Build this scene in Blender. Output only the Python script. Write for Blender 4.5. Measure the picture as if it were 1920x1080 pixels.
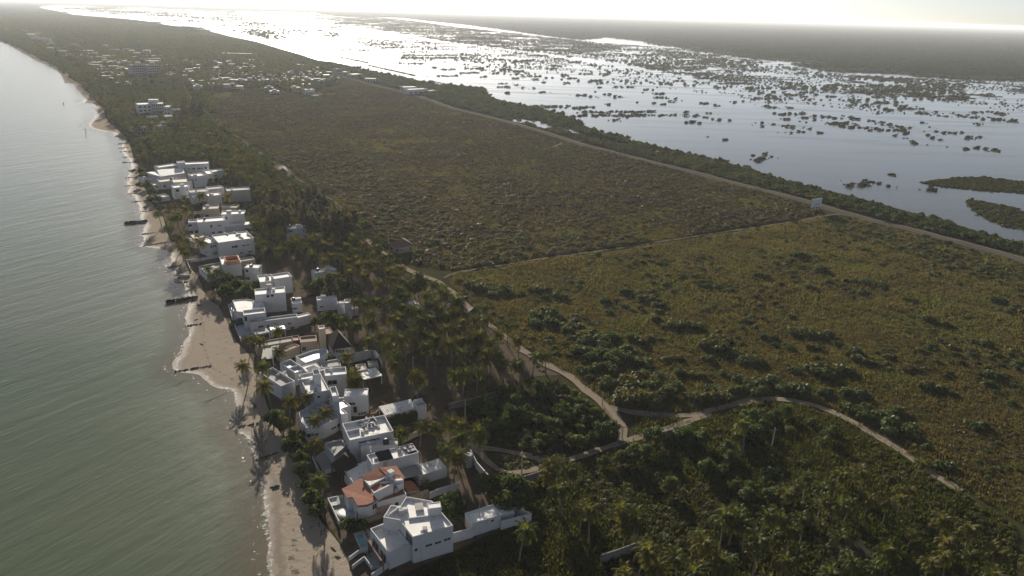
import bpy, math, random
import numpy as np
from mathutils import Matrix, Vector
from mathutils.geometry import tessellate_polygon
random.seed(7); rng = np.random.default_rng(7)
SC = bpy.context.scene; COL = SC.collection
for o in list(SC.objects): bpy.data.objects.remove(o)

# ---------------------------------------------------------------- camera
FOC, PITCH, ROLL, HC = 1350.0, math.radians(21.09), math.radians(1.78), 100.0
_f = np.array([0, math.cos(PITCH), -math.sin(PITCH)]); _u0 = np.array([0, math.sin(PITCH), math.cos(PITCH)]); _r0 = np.array([1.0, 0, 0])
_r = math.cos(ROLL)*_r0 + math.sin(ROLL)*_u0; _u = -math.sin(ROLL)*_r0 + math.cos(ROLL)*_u0
cam = bpy.data.cameras.new('camera'); cam.sensor_width = 36; cam.lens = FOC/1920*36; cam.clip_start = 1; cam.clip_end = 90000
co = bpy.data.objects.new('camera', cam); COL.objects.link(co)
co.matrix_world = Matrix(((_r[0], _u[0], -_f[0], 0), (_r[1], _u[1], -_f[1], 0), (_r[2], _u[2], -_f[2], HC), (0, 0, 0, 1)))
SC.camera = co

# ---------------------------------------------------------------- sky, sun, exposure
SUN_AZ, SUN_EL = math.radians(-15.5), math.radians(15.5)
w = bpy.data.worlds.new('World'); SC.world = w; w.use_nodes = True
nt = w.node_tree; bg = nt.nodes['Background']
sky = nt.nodes.new('ShaderNodeTexSky'); sky.sky_type = 'NISHITA'; sky.sun_disc = False
sky.sun_elevation = SUN_EL; sky.sun_rotation = SUN_AZ; sky.altitude = 50; sky.air_density = 0.55; sky.dust_density = 0.4; sky.ozone_density = 1.0
hs = nt.nodes.new('ShaderNodeHueSaturation'); hs.inputs['Saturation'].default_value = .52; nt.links.new(sky.outputs[0], hs.inputs['Color']); nt.links.new(hs.outputs[0], bg.inputs[0]); bg.inputs[1].default_value = 0.053
sl = bpy.data.lights.new('sun', 'SUN'); sl.energy = 5.0; sl.angle = math.radians(0.5); sl.color = (1.0, 0.90, 0.76)
so = bpy.data.objects.new('sun', sl); COL.objects.link(so)
_sd = Vector((math.sin(SUN_AZ)*math.cos(SUN_EL), math.cos(SUN_AZ)*math.cos(SUN_EL), math.sin(SUN_EL)))
so.rotation_euler = _sd.to_track_quat('Z', 'Y').to_euler(); so.location = (0, 0, 300)
SC.view_settings.view_transform = 'Standard'; SC.view_settings.look = 'None'; SC.view_settings.gamma = 1
SC.view_settings.exposure = 1.0
SC.cycles.max_bounces = 6; SC.cycles.diffuse_bounces = 2; SC.cycles.glossy_bounces = 3; SC.cycles.transmission_bounces = 3
SC.cycles.transparent_max_bounces = 8; SC.cycles.volume_bounces = 0
SC.cycles.sample_clamp_indirect = 4
SC.cycles.use_denoising = True

# ---------------------------------------------------------------- geometry helpers
def G(x, y, z=0.0):                       # measured photo point -> place on the level z
    d = _f*FOC + _r*(x-960) + _u*(540-y); t = (z-HC)/d[2]
    return np.array([d[0]*t, d[1]*t])
def GP(pts, z=0.0): return np.array([G(p[0], p[1], z) for p in pts])
def inpoly(P, poly):
    P = np.asarray(P); x, y = P[:, 0], P[:, 1]; ins = np.zeros(len(P), bool); n = len(poly)
    for i in range(n):
        x0, y0 = poly[i]; x1, y1 = poly[(i+1) % n]
        if y0 == y1: continue
        c = ((y0 > y) != (y1 > y)) & (x < (x1-x0)*(y-y0)/(y1-y0)+x0); ins ^= c
    return ins
def dline(P, L):
    P = np.asarray(P); best = np.full(len(P), 1e9)
    for a, b in zip(L[:-1], L[1:]):
        ab = b-a; l2 = max(ab@ab, 1e-9); t = np.clip(((P-a)@ab)/l2, 0, 1)
        best = np.minimum(best, np.hypot(*(P-a-t[:, None]*ab).T))
    return best
def vnoise(P, scale, seed=0):
    P = np.asarray(P)/scale; i = np.floor(P).astype(np.int64); f = P-i; f = f*f*(3-2*f)
    def h(a, b):
        v = (a*374761393+b*668265263+seed*1442695041) & 0xffffffff
        v = ((v ^ (v >> 13))*1274126177) & 0xffffffff
        return ((v ^ (v >> 16)) & 0xffff)/65535.0
    x, y = i[:, 0], i[:, 1]
    a = h(x, y)*(1-f[:, 0])+h(x+1, y)*f[:, 0]; b = h(x, y+1)*(1-f[:, 0])+h(x+1, y+1)*f[:, 0]
    return a*(1-f[:, 1])+b*f[:, 1]
def mesh(name, v, f, mat=None, smooth=False):
    m = bpy.data.meshes.new(name); m.from_pydata([tuple(map(float, p)) for p in v], [], [tuple(map(int, q)) for q in f]); m.update()
    if mat: m.materials.append(mat)
    if smooth: m.polygons.foreach_set('use_smooth', [True]*len(m.polygons))
    return m
def tag(o, label=None, cat=None, group=None, kind=None):
    if label: o['label'] = label
    if cat: o['category'] = cat
    if group: o['group'] = group
    if kind: o['kind'] = kind
    return o
ROOT = {}
def obj(name, v, f, mat, parent=None, smooth=False):
    off = ROOT.get(parent.name, (0, 0, 0)) if parent else (0, 0, 0)
    v = np.asarray(v, float)-np.array(off)
    o = bpy.data.objects.new(name, mesh(name, v, f, mat, smooth)); COL.objects.link(o)
    if parent: o.parent = parent; ROOT[o.name] = off
    return o
def empty(name, loc):
    o = bpy.data.objects.new(name, None); COL.objects.link(o); o.location = tuple(map(float, loc)); o.empty_display_size = 1
    ROOT[o.name] = tuple(map(float, loc)); return o
class MB:                                  # collects shapes for one mesh
    def __init__(s): s.v = []; s.f = []
    def add(s, v, f):
        n = len(s.v); s.v += [tuple(p) for p in v]; s.f += [tuple(i+n for i in q) for q in f]; return s
    def box(s, c, e1, hx, hy, z0, z1):     # centre, unit axis, half sizes
        c = np.array(c[:2]); e1 = np.array(e1); e2 = np.array([-e1[1], e1[0]])
        q = [c+e1*a*hx+e2*b*hy for a, b in ((-1, -1), (1, -1), (1, 1), (-1, 1))]
        return s.prism(q, z0, z1)
    def prism(s, q, z0, z1):
        n = len(q); z0 = z0 if hasattr(z0, '__len__') else [z0]*n; z1 = z1 if hasattr(z1, '__len__') else [z1]*n
        v = [(p[0], p[1], z0[i]) for i, p in enumerate(q)]+[(p[0], p[1], z1[i]) for i, p in enumerate(q)]
        t = tri(q); f = [tuple(reversed(a)) for a in t]+[tuple(i+n for i in a) for a in t]
        f += [(i, (i+1) % n, (i+1) % n+n, i+n) for i in range(n)]
        return s.add(v, f)
    def tube(s, P, R, k=6):
        P = [np.array(p, float) for p in P]; n = len(P); R = R if hasattr(R, '__len__') else [R]*n; v = []
        for i in range(n):
            d = P[min(i+1, n-1)]-P[max(i-1, 0)]; d = d/np.linalg.norm(d); a = np.cross(d, [0, 0, 1.0] if abs(d[2]) < .9 else [1.0, 0, 0]); a /= np.linalg.norm(a); b = np.cross(d, a)
            v += [P[i]+R[i]*(math.cos(2*math.pi*j/k)*a+math.sin(2*math.pi*j/k)*b) for j in range(k)]
        f = [(i*k+j, i*k+(j+1) % k, (i+1)*k+(j+1) % k, (i+1)*k+j) for i in range(n-1) for j in range(k)]
        f += [tuple(range(k-1, -1, -1)), tuple((n-1)*k+j for j in range(k))]
        return s.add(v, f)
    def obj(s, name, mat, parent=None, smooth=False): return obj(name, s.v, s.f, mat, parent, smooth)
def area(q): q = np.array(q); x, y = q[:, 0], q[:, 1]; return 0.5*np.sum(x*np.roll(y, -1)-np.roll(x, -1)*y)
def ccw(q): q = [np.array(p[:2], float) for p in q]; return q if area(q) > 0 else q[::-1]
def tri(q):
    t = tessellate_polygon([[Vector((float(p[0]), float(p[1]), 0)) for p in q]]); out = []
    for a, b, c in t:
        pa, pb, pc = q[a], q[b], q[c]
        out.append((a, b, c) if (pb[0]-pa[0])*(pc[1]-pa[1])-(pb[1]-pa[1])*(pc[0]-pa[0]) > 0 else (a, c, b))
    return out
def sheet(name, poly, z, mat, kind='structure', parent=None):
    o = obj(name, [(p[0], p[1], z) for p in poly], tri(poly), mat, parent)
    if parent is None: tag(o, kind=kind)
    return o
def smooth_line(L, step):
    L = np.asarray(L, float); d = np.r_[0, np.cumsum(np.hypot(*np.diff(L, axis=0).T))]; n = max(int(d[-1]/step), 2); t = np.linspace(0, d[-1], n)
    q = np.c_[np.interp(t, d, L[:, 0]), np.interp(t, d, L[:, 1])]
    for _ in range(3): q[1:-1] = (q[:-2]+2*q[1:-1]+q[2:])/4
    return q
def normals(L):
    d = np.gradient(L, axis=0); d /= np.maximum(np.hypot(*d.T), 1e-9)[:, None]; return np.c_[-d[:, 1], d[:, 0]]
def strip(name, L, a, b, z, mat, attr=None, kind='structure', wob=0.0, seed=0):   # band between offsets a and b of a line
    N = normals(L); n = len(L); a = np.full(n, a, float) if np.isscalar(a) else a; b = np.full(n, b, float) if np.isscalar(b) else b
    if wob: a = a+wob*(vnoise(L, 6, seed)-.5)+.6*wob*(vnoise(L, 2.2, seed+5)-.5); b = b+wob*(vnoise(L, 7, seed+1)-.5)+.6*wob*(vnoise(L, 2.5, seed+6)-.5)
    A = L+N*a[:, None]; B = L+N*b[:, None]; M = (A+B)/2
    v = np.concatenate([np.c_[A, np.full(n, z)], np.c_[M, np.full(n, z)], np.c_[B, np.full(n, z)]])
    f = [(i+k*n, i+1+k*n, i+1+(k+1)*n, i+(k+1)*n) for k in range(2) for i in range(n-1)]
    o = obj(name, v, f, mat); tag(o, kind=kind)
    at = o.data.attributes.new('across', 'FLOAT', 'POINT'); at.data.foreach_set('value', np.repeat([0.0, .5, 1.0], n))
    return o

# ---------------------------------------------------------------- materials
class NT:
    def __init__(s, name):
        s.m = bpy.data.materials.new(name); s.m.use_nodes = True; s.t = s.m.node_tree; s.n = s.t.nodes; s.n.clear()
        s.out = s.n.new('ShaderNodeOutputMaterial')
    def N(s, typ, ins=None, **kw):
        x = s.n.new(typ)
        for k, v in kw.items(): setattr(x, k, v)
        for k, v in (ins or {}).items():
            if isinstance(v, bpy.types.NodeSocket): s.t.links.new(v, x.inputs[k])
            else: x.inputs[k].default_value = v
        return x
    def pos(s, scale=(1, 1, 1), rot=0.0):
        c = s.N('ShaderNodeNewGeometry'); return s.N('ShaderNodeMapping', {'Vector': c.outputs['Position'], 'Scale': scale, 'Rotation': (0, 0, rot)}, vector_type='TEXTURE' if False else 'POINT').outputs[0]
    def noise(s, vec, scale, detail=3.0, rough=0.55): return s.N('ShaderNodeTexNoise', {'Vector': vec, 'Scale': scale, 'Detail': detail, 'Roughness': rough}).outputs[0]
    def ramp(s, fac, stops):
        r = s.N('ShaderNodeValToRGB', {'Fac': fac}); e = r.color_ramp.elements
        while len(e) < len(stops): e.new(0.5)
        for q, (p, c) in zip(e, stops): q.position = p; q.color = (c, c, c, 1) if np.isscalar(c) else (*c, 1)
        return r.outputs[0]
    def mix(s, fac, a, b, mode='MIX'):
        x = s.N('ShaderNodeMix', data_type='RGBA', blend_type=mode); 
        for k, v in ((0, fac), (6, a), (7, b)):
            if isinstance(v, bpy.types.NodeSocket): s.t.links.new(v, x.inputs[k])
            else: x.inputs[k].default_value = v if k == 0 else (*v, 1) if len(v) == 3 else v
        return x.outputs[2]
    def math(s, op, a, b=0.0): return s.N('ShaderNodeMath', {0: a, 1: b}, operation=op).outputs[0]
    def bump(s, h, strength, dist): return s.N('ShaderNodeBump', {'Height': h, 'Strength': strength, 'Distance': dist}).outputs[0]
    def done(s, sh): s.t.links.new(sh, s.out.inputs[0]); return s.m

def m_ground(name, cols, scales=(0.012, 0.08, 0.6), rough=1.0, bump=0.1, speck=None):
    k = NT(name); p = k.pos(); a = k.noise(p, scales[0], 4); b = k.noise(p, scales[1], 5, .65); c = k.noise(p, scales[2], 4, .7)
    s = k.math('ADD', k.math('MULTIPLY', a, .5), k.math('ADD', k.math('MULTIPLY', b, .35), k.math('MULTIPLY', c, .3)))
    n = len(cols); col = k.ramp(s, [(.36+.42*i/(n-1), q) for i, q in enumerate(cols)])
    if speck: col = k.mix(k.ramp(k.noise(p, speck[1], 6, .75), [(speck[2], 0), (speck[2]+.06, 1)]), col, speck[0])
    bs = k.N('ShaderNodeBsdfPrincipled', {'Base Color': col, 'Roughness': rough, 'Specular IOR Level': 0.0})
    if bump: k.t.links.new(k.bump(k.math('ADD', c, b), 1.0, bump), bs.inputs['Normal'])
    return k.done(bs.outputs[0])
def m_leaf(name, cols, trans=0.3, gloss=0.02, isl=0.55):
    k = NT(name); oi = k.N('ShaderNodeObjectInfo'); ge = k.N('ShaderNodeNewGeometry')
    pn = k.math('MULTIPLY', k.math('SUBTRACT', k.noise(k.pos(), .028, 4, .65), .5), 2.2); fac = k.N('ShaderNodeMath', {0: k.math('ADD', k.math('MULTIPLY', oi.outputs['Random'], .45), k.math('ADD', pn, .2))}, operation='ADD', use_clamp=True).outputs[0]
    col = k.ramp(fac, [(i/max(len(cols)-1, 1), c) for i, c in enumerate(cols)])
    var = k.N('ShaderNodeMapRange', {'Value': ge.outputs['Random Per Island'], 'To Min': 1-isl, 'To Max': 1+isl})
    col = k.mix(1.0, col, var.outputs[0], 'MULTIPLY')
    d = k.N('ShaderNodeBsdfDiffuse', {'Color': col}); tcol = k.mix(1.0, col, (1.25, 1.15, .55), 'MULTIPLY'); t = k.N('ShaderNodeBsdfTranslucent', {'Color': tcol})
    x = k.N('ShaderNodeMixShader', {0: trans, 1: d.outputs[0], 2: t.outputs[0]})
    g = k.N('ShaderNodeBsdfGlossy', {'Color': (.9, .9, .85, 1), 'Roughness': .5})
    y = k.N('ShaderNodeMixShader', {0: gloss, 1: x.outputs[0], 2: g.outputs[0]})
    return k.done(y.outputs[0])
def m_plain(name, col, rough=.8, var=.12, sc=.35, stain=None, spec=.3, streak=None):
    k = NT(name); p = k.pos(); n = k.noise(p, sc, 5, .65); c2 = tuple(x*(1-var) for x in col)
    c = k.mix(k.ramp(n, [(.35, 0), (.65, 1)]), col, c2)
    if stain: c = k.mix(k.ramp(k.noise(p, stain[1], 6, .72), [(stain[2], 0), (stain[2]+.08, .8)]), c, stain[0])
    if streak: c = k.mix(k.ramp(k.noise(k.pos((1.1, 1.1, .12)), 1.0, 5, .7), [(streak[1], 0), (streak[1]+.14, .85)]), c, streak[0])
    return k.done(k.N('ShaderNodeBsdfPrincipled', {'Base Color': c, 'Roughness': rough, 'Specular IOR Level': spec}).outputs[0])
def m_water(name, col, crest, amp, rough, chop, streaks=None, tint2=None, wl=(.03, .2)):
    k = NT(name); ang = -crest
    p = k.pos((wl[0], wl[1], 1)); 
    mp = [n for n in k.n if n.type == 'MAPPING'][0]
    r = k.N('ShaderNodeMapping', {'Vector': k.N('ShaderNodeNewGeometry').outputs['Position'], 'Rotation': (0, 0, ang)}); k.t.links.new(r.outputs[0], mp.inputs['Vector'])
    a = k.noise(p, 1.0, 3, .6); p2 = k.N('ShaderNodeMapping', {'Vector': r.outputs[0], 'Scale': (chop*.3, chop, 1)}).outputs[0]; b = k.noise(p2, 1.0, 3, .6)
    h = k.math('ADD', k.math('MULTIPLY', a, 1.0), k.math('MULTIPLY', b, .28))
    c = col
    if tint2:
        q = k.pos((.004, .012, 1)); c = k.mix(k.ramp(k.noise(q, 1.0, 3), [(.4, 0), (.65, 1)]), col, tint2)
    R = rough
    if streaks:
        q = k.N('ShaderNodeMapping', {'Vector': k.N('ShaderNodeNewGeometry').outputs['Position'], 'Rotation': (0, 0, streaks[0]), 'Scale': (streaks[1], streaks[2], 1)}).outputs[0]
        R = k.N('ShaderNodeMapRange', {'Value': k.noise(q, 1.0, 4, .6), 'From Min': .45, 'From Max': .7, 'To Min': rough, 'To Max': streaks[3]}).outputs[0]
    bs = k.N('ShaderNodeBsdfPrincipled', {'Base Color': c if not isinstance(c, tuple) else (*c, 1), 'Roughness': R, 'IOR': 1.33, 'Specular IOR Level': .5})
    k.t.links.new(k.bump(h, 1.0, amp), bs.inputs['Normal'])
    return k.done(bs.outputs[0])
def m_mask(name, col, scale, lo, hi, stretch=(1, 1, 1), edge=True, rough=.7):   # ragged deposit: solid where the noise is high, nothing elsewhere
    k = NT(name); p = k.pos(stretch); n = k.noise(p, scale, 6, .72)
    if edge:
        at = k.N('ShaderNodeAttribute', attribute_name='across').outputs['Fac']
        e = k.math('MULTIPLY', k.math('MULTIPLY', at, k.math('SUBTRACT', 1.0, at)), 4.0); n = k.math('ADD', n, k.math('MULTIPLY', k.math('SUBTRACT', e, 1.0), .35))
    a = k.ramp(n, [(lo, 0), (hi, 1)])
    b = k.N('ShaderNodeBsdfPrincipled', {'Base Color': (*col, 1), 'Roughness': rough}); t = k.N('ShaderNodeBsdfTransparent')
    return k.done(k.N('ShaderNodeMixShader', {0: a, 1: t.outputs[0], 2: b.outputs[0]}).outputs[0])
# ---------------------------------------------------------------- the setting: ground, sea, beach, lagoon, roads
M = {}
M['soil'] = m_ground('forest_soil', [(.030, .032, .014), (.045, .044, .020), (.030, .030, .013)])
M['scrub_ground'] = m_ground('scrub_ground', [(.060, .068, .020), (.082, .086, .024), (.084, .070, .027), (.098, .104, .027)], (.012, .05, .4), bump=.1)
M['meadow'] = m_ground('meadow', [(.046, .060, .016), (.070, .080, .021), (.084, .076, .026), (.084, .092, .025)], (.014, .06, .5), bump=.14)
M['sandy'] = m_ground('sandy_soil', [(.060, .048, .037), (.100, .080, .060), (.080, .064, .048)], (.03, .15, .9), bump=.05, speck=((.055, .048, .026), .22, .56))
M['beach'] = m_ground('beach_sand', [(.225, .19, .152), (.30, .255, .205), (.26, .22, .175)], (.03, .15, .8), bump=.12)
M['wet'] = m_ground('wet_sand', [(.15, .118, .083), (.185, .146, .105)], (.05, .3, 1.2), rough=.9, bump=.02)
M['dirt'] = m_ground('dirt_road', [(.17, .14, .105), (.235, .195, .15), (.20, .165, .125)], (.04, .3, 1.2), bump=.05, speck=((.17, .14, .09), .5, .58))
M['dirt2'] = m_ground('brown_dirt', [(.10, .085, .06), (.15, .125, .09), (.08, .072, .04)], (.04, .3, 1.2), bump=.05, speck=((.05, .05, .02), .4, .52))  # darker brown dirt for the lane, cross track and sandy clearing
M['asphalt'] = m_ground('asphalt', [(.075, .066, .056), (.098, .087, .075)], (.05, .3, 1.5), bump=0)
M['verge'] = m_ground('road_verge', [(.07, .062, .04), (.10, .085, .06), (.05, .048, .024)], (.05, .2, 1.0), bump=.1)
M['far'] = m_ground('far_forest_floor', [(.018, .026, .014), (.028, .036, .019)], (.004, .02, .1), bump=1.0)

COAST = [(-330, -2), (-120, 48), (-40, 70), (0, 78), (10, 80), (30, 92), (53, 105), (70, 115), (93, 122), (107, 132), (115, 140), (121, 155), (140, 158), (148, 172), (160, 185), (158, 193), (177, 195), (182, 202), (179, 209), (186, 212), (179, 222), (168, 234), (170, 239), (190, 245), (215, 249), (219, 257), (231, 260), (230, 267), (230, 275), (235, 280), (232, 285), (236, 292), (246, 301), (250, 312), (244, 320), (245, 326), (239, 332), (246, 336), (240, 342), (244, 352), (246, 357), (239, 364), (255, 367), (255, 374), (262, 382), (266, 390), (263, 397), (270, 402), (264, 410), (276, 424), (272, 434), (266, 440), (275, 444), (271, 455), (260, 462), (280, 464), (306, 466), (321, 475), (320, 481), (329, 486), (321, 495), (306, 502), (325, 504), (332, 515), (332, 525), (328, 531), (350, 532), (356, 549), (352, 560), (359, 571), (354, 584), (350, 597), (352, 607), (359, 615), (357, 630), (351, 644), (344, 657), (335, 672), (329, 690), (328, 698), (345, 699), (372, 697), (380, 703), (395, 717), (407, 730), (430, 728), (440, 733), (445, 750), (452, 782), (441, 805), (462, 812), (470, 825), (478, 835), (481, 858), (492, 875), (497, 900), (501, 930), (503, 970), (507, 1010), (510, 1080), (512, 1230), (512, 1500)]
INLAND = [(512-512+740, 1500), (690, 1230), (662, 1080), (640, 1020), (600, 980), (582, 940), (562, 900), (545, 850), (530, 820), (512, 790), (500, 760), (490, 720), (478, 690), (465, 660), (440, 640), (425, 600), (410, 575), (388, 560), (380, 540), (372, 520), (355, 500), (345, 480), (335, 460), (318, 450), (312, 430), (305, 405), (292, 395), (285, 380), (276, 362), (266, 345), (262, 330), (258, 312), (250, 297), (246, 280), (240, 264), (230, 251), (216, 240), (200, 225), (194, 205), (180, 191), (167, 175), (155, 160), (137, 150), (122, 132), (100, 122), (80, 113), (60, 102), (32, 88), (10, 77), (0, 74), (-120, 45)]
coast = GP(COAST); CL = smooth_line(coast[2:], 1.5)
big = 42000.0
sheet('ground', [(-big, -300), (big, -300), (big, big), (-big, big)], 0.0, M['soil'])
sheet('far_plain', [(-big, 9000), (big, 9000), (big, big-50), (-big, big-50)], 0.06, M['far'])
crest = GP([(200, 492.5), (312, 462)]); CA = math.atan2(*(crest[1]-crest[0])[::-1])
M['sea'] = m_water('sea_water', (.064, .086, .050), CA, .26, .22, .9, tint2=(.092, .108, .070), wl=(.035, .17))
M['lagoon'] = m_water('lagoon_water', (.050, .060, .060), CA, .012, .10, .8, streaks=(math.radians(-28), .006, .045, .22), wl=(.05, .2))
sea_poly = np.concatenate([CL, [coast[-1]], [[-900, -250], [-40000, -250], [-40000, 30000]]]); sea_poly = np.concatenate([coast[0:2], sea_poly])
sheet('sea', sea_poly, 0.05, M['sea'])
inl = GP(INLAND); IL = smooth_line(inl, 2.5)
sheet('beach', np.concatenate([CL, IL]), 0.10, M['beach'])
N_ = normals(CL); sgn = 1.0 if inpoly([CL[len(CL)//2]+N_[len(CL)//2]*2], sea_poly)[0] else -1.0    # sea side of the coastline
M['foam'] = m_mask('foam', (.74, .76, .74), .9, .46, .74); M['foam2'] = m_mask('foam_thin', (.8, .82, .81), .9, .57, .68)
M['shal'] = None
k = NT('shallow_water'); at = k.N('ShaderNodeAttribute', attribute_name='across').outputs['Fac']; n = k.noise(k.pos(), .25, 4)
fa = k.ramp(k.math('ADD', at, k.math('MULTIPLY', k.math('SUBTRACT', n, .5), .5)), [(0, .75), (.9, 0)])
b = k.N('ShaderNodeBsdfPrincipled', {'Base Color': (.15, .125, .085, 1), 'Roughness': .14}); t = k.N('ShaderNodeBsdfTransparent')
M['shal'] = k.done(k.N('ShaderNodeMixShader', {0: fa, 1: t.outputs[0], 2: b.outputs[0]}).outputs[0])
near = CL[np.hypot(*CL.T) < 900]
strip('shallow_water', near, -sgn*.5, sgn*11.0, .07, M['shal'], wob=3, seed=3)
strip('surf', near, -sgn*.9, sgn*1.7, .125, M['foam'], kind='stuff', wob=2.2, seed=11)
strip('surf', near, sgn*.8, sgn*4.2, .10, M['foam2'], kind='stuff', wob=3, seed=21)
k = NT('wet_sand_edge'); at = k.N('ShaderNodeAttribute', attribute_name='across').outputs['Fac']; n = k.noise(k.pos(), .35, 5, .65)
fa = k.ramp(k.math('ADD', at, k.math('MULTIPLY', k.math('SUBTRACT', n, .5), .9)), [(.15, 0), (.75, 1)])
b = k.N('ShaderNodeBsdfPrincipled', {'Base Color': (.165, .135, .10, 1), 'Roughness': .75, 'Specular IOR Level': .2}); t = k.N('ShaderNodeBsdfTransparent')
M['wet'] = k.done(k.N('ShaderNodeMixShader', {0: fa, 1: t.outputs[0], 2: b.outputs[0]}).outputs[0])
strip('wet_sand', near, -sgn*3.4, sgn*.5, .115, M['wet'], wob=1.5, seed=31)
M['wrack'] = m_mask('seaweed_litter', (.055, .04, .026), .5, .52, .60, rough=.9)
beach_mid = smooth_line(GP([(560, 1200), (556, 1080), (550, 1010), (543, 960), (537, 920), (523, 880), (505, 850), (490, 800), (478, 760), (462, 735), (440, 712), (420, 700), (398, 690), (380, 660), (384, 640), (383, 615), (378, 590), (373, 560), (368, 545)]), 1.5)
strip('seaweed_litter', beach_mid, -1.6, 1.8, .135, M['wrack'], kind='stuff', wob=1.8, seed=41)
M['wrack2'] = m_mask('dry_litter', (.12, .085, .055), .35, .55, .66, rough=.9)
strip('dry_litter', beach_mid, -9.5, -1.5, .13, M['wrack2'], kind='stuff', wob=3, seed=43)

LANE = [(345, 162), (363, 193), (385, 208), (413, 240), (445, 257), (477, 280), (503, 297), (528, 315), (560, 338), (600, 362), (622, 375), (650, 400), (675, 425), (690, 450)]
COASTROAD = [(690, 450), (722, 477), (747, 497), (775, 512), (805, 522), (830, 533), (858, 557), (880, 577), (905, 600), (940, 627), (965, 645), (1000, 670), (1025, 685), (1060, 700), (1090, 725), (1130, 757), (1145, 768), (1162, 793), (1170, 815), (1166, 830)]
TRACK = [(1140, 764), (1160, 771), (1190, 776), (1250, 781), (1312, 779), (1350, 767), (1402, 751), (1452, 747), (1502, 752), (1552, 767), (1602, 793), (1640, 816), (1690, 847), (1727, 876), (1777, 906), (1803, 921)]
LINK = [(1330, 776), (1300, 787), (1260, 799), (1190, 823), (1150, 836), (1080, 858), (1040, 872), (1000, 884), (962, 896), (942, 892), (925, 880), (908, 862), (893, 842), (880, 820)]
FORK = [(1043, 870), (1020, 864), (985, 853), (945, 845), (905, 842), (888, 838)]
CROSS = [(832, 522), (850, 511), (935, 499), (1015, 486), (1060, 480), (1110, 473), (1170, 465), (1250, 452), (1325, 440), (1375, 433), (1447, 423), (1507, 412), (1543, 406), (1575, 402)]
HIGHWAY = [(230, 42), (330, 62), (380, 72), (412, 80), (443, 88), (467, 95), (497, 103), (538, 115), (583, 128), (600, 133), (635, 142), (677, 153), (713, 163), (737, 168), (768, 176), (807, 188), (843, 202), (884, 212), (957, 230), (1023, 249), (1090, 271), (1173, 292), (1240, 309), (1285, 319), (1380, 345), (1447, 361), (1513, 378), (1563, 394), (1635, 414), (1697, 428), (1732, 437), (1824, 461), (1920, 488), (2030, 520), (2200, 575)]
SPUR = [(1015, 281), (1040, 275), (1055, 268)]
roads = {}
for nm, L, wd in (('lane', LANE, .7), ('coast', COASTROAD, 1.35), ('track', TRACK, 1.2), ('link', LINK, 1.1), ('fork', FORK, .9), ('cross', CROSS, .8), ('hwy', HIGHWAY, 3.8), ('spur', SPUR, .8)):
    roads[nm] = (smooth_line(GP(L), 3.0), wd)
zz = .20
for nm in ('track', 'link', 'fork', 'cross', 'coast', 'spur', 'lane'):
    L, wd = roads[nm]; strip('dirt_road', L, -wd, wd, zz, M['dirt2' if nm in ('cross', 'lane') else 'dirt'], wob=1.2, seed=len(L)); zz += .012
M['rutgrass'] = m_mask('track_grass', (.09, .085, .03), .35, .47, .56)
for nm in ('fork', 'link', 'track'):
    strip('track_grass', roads[nm][0], -.3, .3, .285, M['rutgrass'], kind='stuff')
H_ = roads['hwy'][0]
strip('highway_verge', H_, -4.3, 4.3, .12, M['verge'], wob=.8, seed=5); strip('highway', H_, -3.4, 3.4, .19, M['asphalt'])
M['line'] = m_plain('road_line', (.30, .27, .21), .8)
nearH = H_[np.hypot(*H_.T) < 900]
strip('road_marking', nearH, 2.9, 3.15, .22, M['line'])

# areas, as outlines on the ground
LAG = [(60, 13), (87, 20), (133, 27), (233, 35), (277, 40), (310, 46), (353, 52), (400, 60), (430, 68), (480, 78), (520, 90), (560, 101), (600, 114), (620, 115), (663, 125), (702, 134), (735, 141), (777, 149), (810, 156), (850, 163), (905, 165), (906, 172), (923, 183), (973, 198), (1010, 204), (1057, 214), (1107, 241), (1140, 254), (1180, 262), (1223, 273), (1280, 285), (1347, 300), (1405, 315), (1437, 330), (1480, 341), (1533, 353), (1585, 364), (1640, 378), (1686, 394), (1744, 406), (1801, 423), (1847, 437), (1893, 453), (1920, 460), (2100, 515), (2400, 420), (2300, 180), (1920, 152), (1847, 148), (1780, 147), (1693, 138), (1640, 135), (1553, 133), (1537, 118), (1440, 112), (1323, 96), (1280, 88), (1250, 86), (1220, 78), (1133, 69), (1087, 74), (1040, 68), (993, 63), (960, 57), (890, 48), (847, 44), (797, 39), (757, 34), (640, 31), (567, 22), (500, 18), (433, 12), (333, 8), (200, 4)]
LAGP = GP(LAG); LAGP = smooth_line(np.r_[LAGP, LAGP[:1]], 12)[:-1]
sheet('lagoon', LAGP, 0.05, M['lagoon'])
for P_ in ([(955, 222), (975, 221), (1010, 226), (1040, 238), (1025, 243), (985, 232), (960, 227)], [(1045, 236), (1070, 240), (1095, 252), (1080, 254), (1055, 246)], [(1090, 250), (1125, 258), (1180, 270), (1165, 273), (1115, 260)]):
    sheet('lagoon_pool', GP(P_), 0.05, M['lagoon'])
SCRUB = GP([(395, 190), (400, 175), (480, 165), (570, 180), (640, 158), (737, 172), (843, 206), (957, 234), (1090, 275), (1285, 324), (1447, 366), (1540, 396), (1500, 410), (1375, 429), (1170, 461), (1015, 482), (850, 507), (815, 500), (760, 490), (735, 470), (700, 440), (660, 400), (615, 364), (540, 312), (480, 272), (430, 240)])
LOWER = GP([(850, 515), (935, 503), (1015, 490), (1170, 469), (1375, 437), (1540, 410), (1580, 405), (1635, 420), (1732, 444), (1824, 468), (1920, 496), (2200, 590), (2400, 1000), (1940, 990), (1830, 930), (1727, 872), (1640, 812), (1552, 763), (1500, 748), (1450, 743), (1400, 747), (1312, 774), (1250, 777), (1190, 770), (1145, 758), (1095, 722), (1062, 696), (1000, 664), (945, 622), (885, 575), (850, 540)])
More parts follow.
